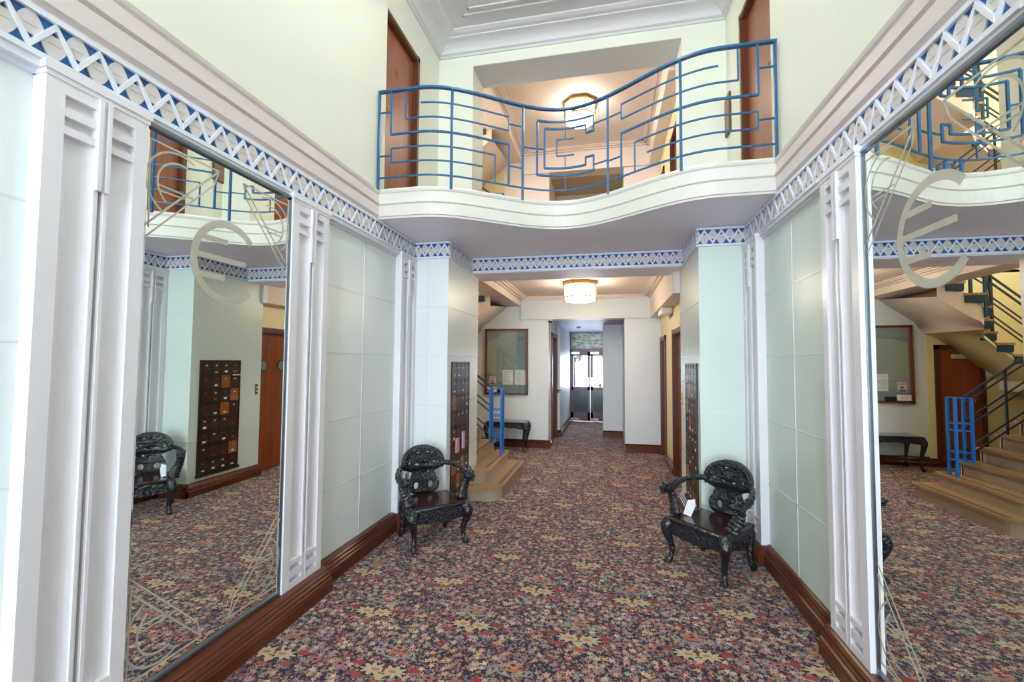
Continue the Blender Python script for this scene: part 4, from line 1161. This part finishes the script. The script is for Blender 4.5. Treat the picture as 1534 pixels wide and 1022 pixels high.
def smooth2(pts, n=5, closed=True):
    P = [Vector((a, b, 0)) for a, b in pts]; out = []; N = len(P)
    for i in range(N if closed else N-1):
        a = P[(i-1) % N]; b_ = P[i]; c = P[(i+1) % N]; d = P[(i+2) % N]
        for k in range(n):
            t = k/n; v = .5*((2*b_) + (c-a)*t + (2*a-5*b_+4*c-d)*t*t + (-a+3*b_-3*c+d)*t**3); out.append((v.x, v.y))
    return out
def oval(cx, cy, rx, ry, rot=0, n=16):
    return [(cx+rx*math.cos(2*PI*i/n)*math.cos(rot)-ry*math.sin(2*PI*i/n)*math.sin(rot), cy+rx*math.cos(2*PI*i/n)*math.sin(rot)+ry*math.sin(2*PI*i/n)*math.cos(rot)) for i in range(n)][::-1]

def carved_chair(label, loc, rz):
    r = thing('carved_armchair', label, 'chair', loc, rz)
    # seat
    b = MB(); b.prism([(-.225, -.02), (.225, -.02), (.195, .345), (-.195, .345)], .318, .340); b.bevel(.004, 2); b.build('seat', M_SEAT, r)
    # seat rail with rounded moulded edge
    b = MB(); cor = [(-.24, -.035), (.24, -.035), (.205, .36), (-.205, .36)]
    for i in range(4):
        p, q = cor[i], cor[(i+1) % 4]; b.tube([(p[0], p[1], .324), (q[0], q[1], .324)], .015, 10)
        b.ball((p[0], p[1], .324), .017, 10)
    b.build('seat_rail', M_BLACKWOOD, r)
    # aprons with scalloped lower edge
    def apron(p, q, dep, seed, nsc=5):
        P, Q = Vector(p), Vector(q); L = (Q-P).length; d = (Q-P)/L; nn = Vector((d.y, -d.x))
        def fr(a, c, t): v = P + d*a + nn*t; return (v.x, v.y, c)
        pts = [(0, .315), (0, .235)]
        N = 28
        for i in range(N+1):
            t = i/N; sc = .012*abs(math.sin(t*PI*nsc)); pts.append((t*L, .238 - dep*math.sin(PI*t)**.8 * .55 - sc))
        pts += [(L, .235), (L, .315)]
        b = MB(); b.prism(pts, -.012, .012, fr)
        rn = random.Random(seed)
        # relief scrolls
        for k in range(7):
            cx = L*(k+.5)/7; cz = .276 - .014*math.sin(PI*(k+.5)/7); sgn = 1 if k % 2 else -1
            sp = [fr(cx + sgn*(.026-.0032*i)*math.cos(i*.75), cz + (.018-.0018*i)*math.sin(i*.75), .013) for i in range(8)]
            b.tube(sp, [.0065-.0004*i for i in range(8)], 6)
            b.ball(fr(cx+rn.uniform(-.01, .01), cz-.022, .012), .009, 8)
        return b
    b = apron((-.225, -.025), (.225, -.025), .05, 1); b.build('apron', M_BLACKWOOD, r)
    b = apron((.232, -.02), (.198, .35), .035, 2, 4); b.build('apron', M_BLACKWOOD, r)
    b = apron((-.198, .35), (-.232, -.02), .035, 3, 4); b.build('apron', M_BLACKWOOD, r)
    b = apron((.19, .352), (-.19, .352), .12, 4, 3); b.build('apron', M_BLACKWOOD, r)
    # legs
    for sx in (-1, 1):
        pr = [(sx*.218, -.018, .318, .040), (sx*.236, -.040, .268, .043), (sx*.232, -.034, .215, .034), (sx*.216, -.012, .15, .024), (sx*.210, -.006, .09, .020), (sx*.214, -.012, .05, .019), (sx*.222, -.028, .024, .026), (sx*.226, -.040, .010, .020)]
        p, q = spl(pr, 4); b = MB(); b.tube(p, q, 12)
        for k in range(3): b.tube([(sx*.222+(k-1)*.014, -.030, .026), (sx*.225+(k-1)*.017, -.052, .016), (sx*.225+(k-1)*.018, -.060, .004)], [.009, .008, .004], 6)
        b.ball((sx*.245, -.058, .275), .022, 10, (1, .7, 1.2)); b.ball((sx*.232, -.060, .245), .014, 8)
        b.build('leg', M_BLACKWOOD, r)
        pr = [(sx*.192, .335, .318, .034), (sx*.200, .350, .25, .032), (sx*.192, .345, .16, .024), (sx*.194, .350, .08, .021), (sx*.202, .366, .03, .025), (sx*.205, .374, .010, .02)]
        p, q = spl(pr, 4); b = MB(); b.tube(p, q, 12); b.build('leg', M_BLACKWOOD, r)
    # pierced back
    half = [(.045, .338), (.105, .345), (.148, .372), (.164, .410), (.156, .448), (.128, .482), (.112, .510), (.126, .534), (.165, .548), (.204, .566), (.226, .600), (.222, .640), (.200, .680), (.160, .712), (.105, .736), (.045, .750)]
    outline = half + [(-x, z) for x, z in half[::-1]]
    holes = [oval(.078, .408, .037, .038), oval(-.078, .408, .037, .038), oval(0, .492, .014, .036, .15), oval(.062, .520, .020, .017, -.5), oval(-.066, .522, .018, .015, .4),
             oval(.040, .586, .034, .014, .25), oval(-.060, .590, .034, .016, -.2), oval(.132, .604, .026, .018, -.4), oval(-.145, .606, .022, .020, .3),
             oval(-.040, .694, .038, .013, .12), oval(.065, .692, .034, .012, -.2), oval(.150, .664, .018, .012, -.8), oval(-.140, .668, .022, .012, .8)]
    def xf(v):   # x across, y -> height, z -> depth
        z = v.y; bow = -.035*(1-(v.x/.23)**2)      # curved like a horseshoe
        return Vector((v.x*.84, .352 + .16*(z-.338) - bow*.9 + v.z, .338+(z-.338)*.975))
    polyplate('backrest', smooth2(outline, 3), holes, .010, .008, M_BLACKWOOD, r, xf)
    def bp(x, z, d=-.018): v = xf(Vector((x, z, d))); return (v.x, v.y, v.z)
    # dragon relief on the back and crest
    b = MB(); N = 60; P = []; R = []
    for i in range(N):
        t = i/(N-1); x = -.18 + .36*t; z = .648 + .012*math.sin(t*PI*5) - .02*abs(2*t-1)
        P.append(bp(x, z, -.020)); R.append(.013 + .003*math.sin(i*1.9) if t < .85 else .013*(1-(t-.85)*3.5))
    b.tube(P, R, 8)
    P = []; R = []
    for i in range(N):
        t = i/(N-1); a = math.radians(200 - 220*t); x = .215*math.cos(a)*1.0; z = .600 + .135*math.sin(a)
        P.append(bp(x, z, -.014)); R.append(.0125 + .0025*math.sin(i*2.2))
    b.tube(P, R, 8)
    for sx in (-1, 1):
        P = [bp(sx*(.078 + .058*math.cos(a)), .410 + .055*math.sin(a), -.014) for a in [math.radians(-60 + 300*i/24) for i in range(25)]]
        b.tube(P, [.010+.002*math.sin(i*1.7) for i in range(25)], 8)
        P = [bp(sx*(.100 + .03*math.sin(t*5)), .46 + .10*t, -.016) for t in [i/10 for i in range(11)]]
        b.tube(P, [.010-.0004*i for i in range(11)], 7)
        for k in range(5): b.ball(bp(sx*(.185-.012*k), .575+.030*k, -.022), .011, 8)
    # dragon head in the middle
    b.ball(bp(0, .635, -.028), .024, 12, (1.2, .9, .9)); b.ball(bp(.015, .615, -.036), .013, 10); b.ball(bp(.02, .622, -.046), .007, 8); b.ball(bp(.045, .622, -.046), .007, 8)
    b.tube([bp(.01, .62, -.035), bp(-.03, .65, -.045), bp(-.06, .655, -.035)], [.006, .005, .003], 6); b.tube([bp(.05, .625, -.035), bp(.07, .66, -.045), bp(.10, .672, -.035)], [.006, .005, .003], 6)
    b.build('dragon_relief', M_BLACKWOOD, r)
    # arms: tube out of the crest, dragon head, ridged support
    for sx in (-1, 1):
        y0 = bp(sx*.2, .60)[1]
        pr = [(sx*.168, y0+.0, .585, .026), (sx*.215, y0-.04, .588, .023), (sx*.262, y0-.12, .578, .021), (sx*.290, y0-.19, .555, .022), (sx*.290, .150, .535, .027), (sx*.285, .09, .525, .030)]
        p, q = spl(pr, 5); b = MB(); b.tube(p, [a*(1+.10*math.sin(i*1.6)) for i, a in enumerate(q)], 12); arm = b.build('arm', M_BLACKWOOD, r)
        b = MB()
        b.ball((sx*.285, .055, .530), .044, 14, (.85, 1.25, .95)); b.ball((sx*.285, -.005, .540), .030, 12, (.9, 1.3, .75)); b.ball((sx*.285, -.005, .503), .022, 12, (.9, 1.4, .55))
        for e in (-1, 1): b.ball((sx*.285+e*.026, .025, .560), .012, 8); b.tube([(sx*.285+e*.022, .06, .562), (sx*.285+e*.034, .09, .585), (sx*.285+e*.03, .12, .59)], [.010, .008, .003], 6)
        b.ball((sx*.285, -.040, .548), .014, 8, (1.4, .8, .8))
        for k in range(4): b.ball((sx*.285+(k-1.5)*.012, -.030, .520), .005, 6)
        b.build('dragon_head', M_BLACKWOOD, arm)
        pr = [(sx*.284, .075, .515, .034), (sx*.276, .085, .470, .036), (sx*.258, .080, .425, .040), (sx*.240, .070, .380, .046), (sx*.228, .060, .335, .050)]
        p, q = spl(pr, 8); b = MB(); b.tube(p, [a*(1+.09*math.sin(i*1.35)) for i, a in enumerate(q)], 12, flat=.62); b.build('arm_support', M_BLACKWOOD, r)
    return r
carved_chair('black carved dragon armchair by the left pillar, its back to the corner', (-1.345, 3.500, 0), math.atan2(.29, .31))
carved_chair('black carved dragon armchair by the right pillar with a white card on its seat', (.625, 3.490, 0), -math.atan2(.339, .344))
b = MB(); b.prism([(-.028, 0), (.028, .004), (.034, .09), (.016, .135), (-.030, .11)], -.0015, .0015, lambda a, c, d: (a, d, c))
o = b.build('paper_card', M_PAPER, loc=(.585, 3.665, .344)); o.rotation_euler = (math.radians(-18), math.radians(20), math.radians(-10)); tag(o, 'white paper card leaning on the seat of the right chair', 'card')

# ------------------------------------------------------------------ carved console table
r = thing('carved_console_table', 'black carved side table with cabriole legs under the noticeboard', 'table', (-1.69, 7.575, 0))
hx, hy = .345, .20
b = MB(); b.box(-hx, hx, -hy, hy, .470, .488); b.box(-hx+.02, hx-.02, -hy+.02, hy-.02, .4885, .492, 1); b.build('table_top', [M_BLACKPLAIN, M_TOP], r)
b = MB()
def ap(p, q, L0, mir):
    P, Q = Vector(p), Vector(q); L = (Q-P).length; d = (Q-P)/L; nn = Vector((d.y, -d.x))
    def fr(a, c, t): v = P + d*a + nn*t; return (v.x, v.y, c)
    pts = [(0, .47), (0, .38)] + [(L*i/24, .385+.02*math.sin(PI*i/24)-.01*abs(math.sin(PI*4*i/24))) for i in range(25)] + [(L, .38), (L, .47)]
    b.prism(pts, -.012, .012, fr)
    for k in range(9):
        cx = L*(k+.5)/9; s_ = 1 if k % 2 else -1
        b.tube([fr(cx+s_*(.024-.003*i)*math.cos(i*.75), .432+(.016-.0017*i)*math.sin(i*.75), .013) for i in range(8)], .006, 6)
ap((-hx+.02, -hy+.02), (hx-.02, -hy+.02), 0, 0); ap((hx-.02, -hy+.02), (hx-.02, hy-.02), 0, 0); ap((-hx+.02, hy-.02), (-hx+.02, -hy+.02), 0, 0)
b.build('apron', M_BLACKWOOD, r)
for sx in (-1, 1):
    for sy in (-1, 1):
        X, Y = sx*(hx-.03), sy*(hy-.03)
        pr = [(X, Y, .465, .036), (X+sx*.022, Y+sy*.012, .41, .042), (X+sx*.020, Y+sy*.010, .34, .034), (X, Y, .24, .024), (X-sx*.012, Y-sy*.006, .13, .018), (X-sx*.008, Y-sy*.004, .06, .018), (X+sx*.012, Y+sy*.008, .022, .024), (X+sx*.022, Y+sy*.012, .008, .016)]
        p, q = spl(pr, 4); b = MB(); b.tube(p, q, 10); b.build('leg', M_BLACKWOOD, r)

# ------------------------------------------------------------------ scale everything to real size
bpy.context.view_layer.update()
for me in bpy.data.meshes: me.transform(Matrix.Scale(S, 4)); me.update()
for o in SC.objects: o.location = o.location * S
for l in bpy.data.lights:
    if l.type == 'AREA': l.size *= S; l.size_y *= S
    l.energy *= S*S
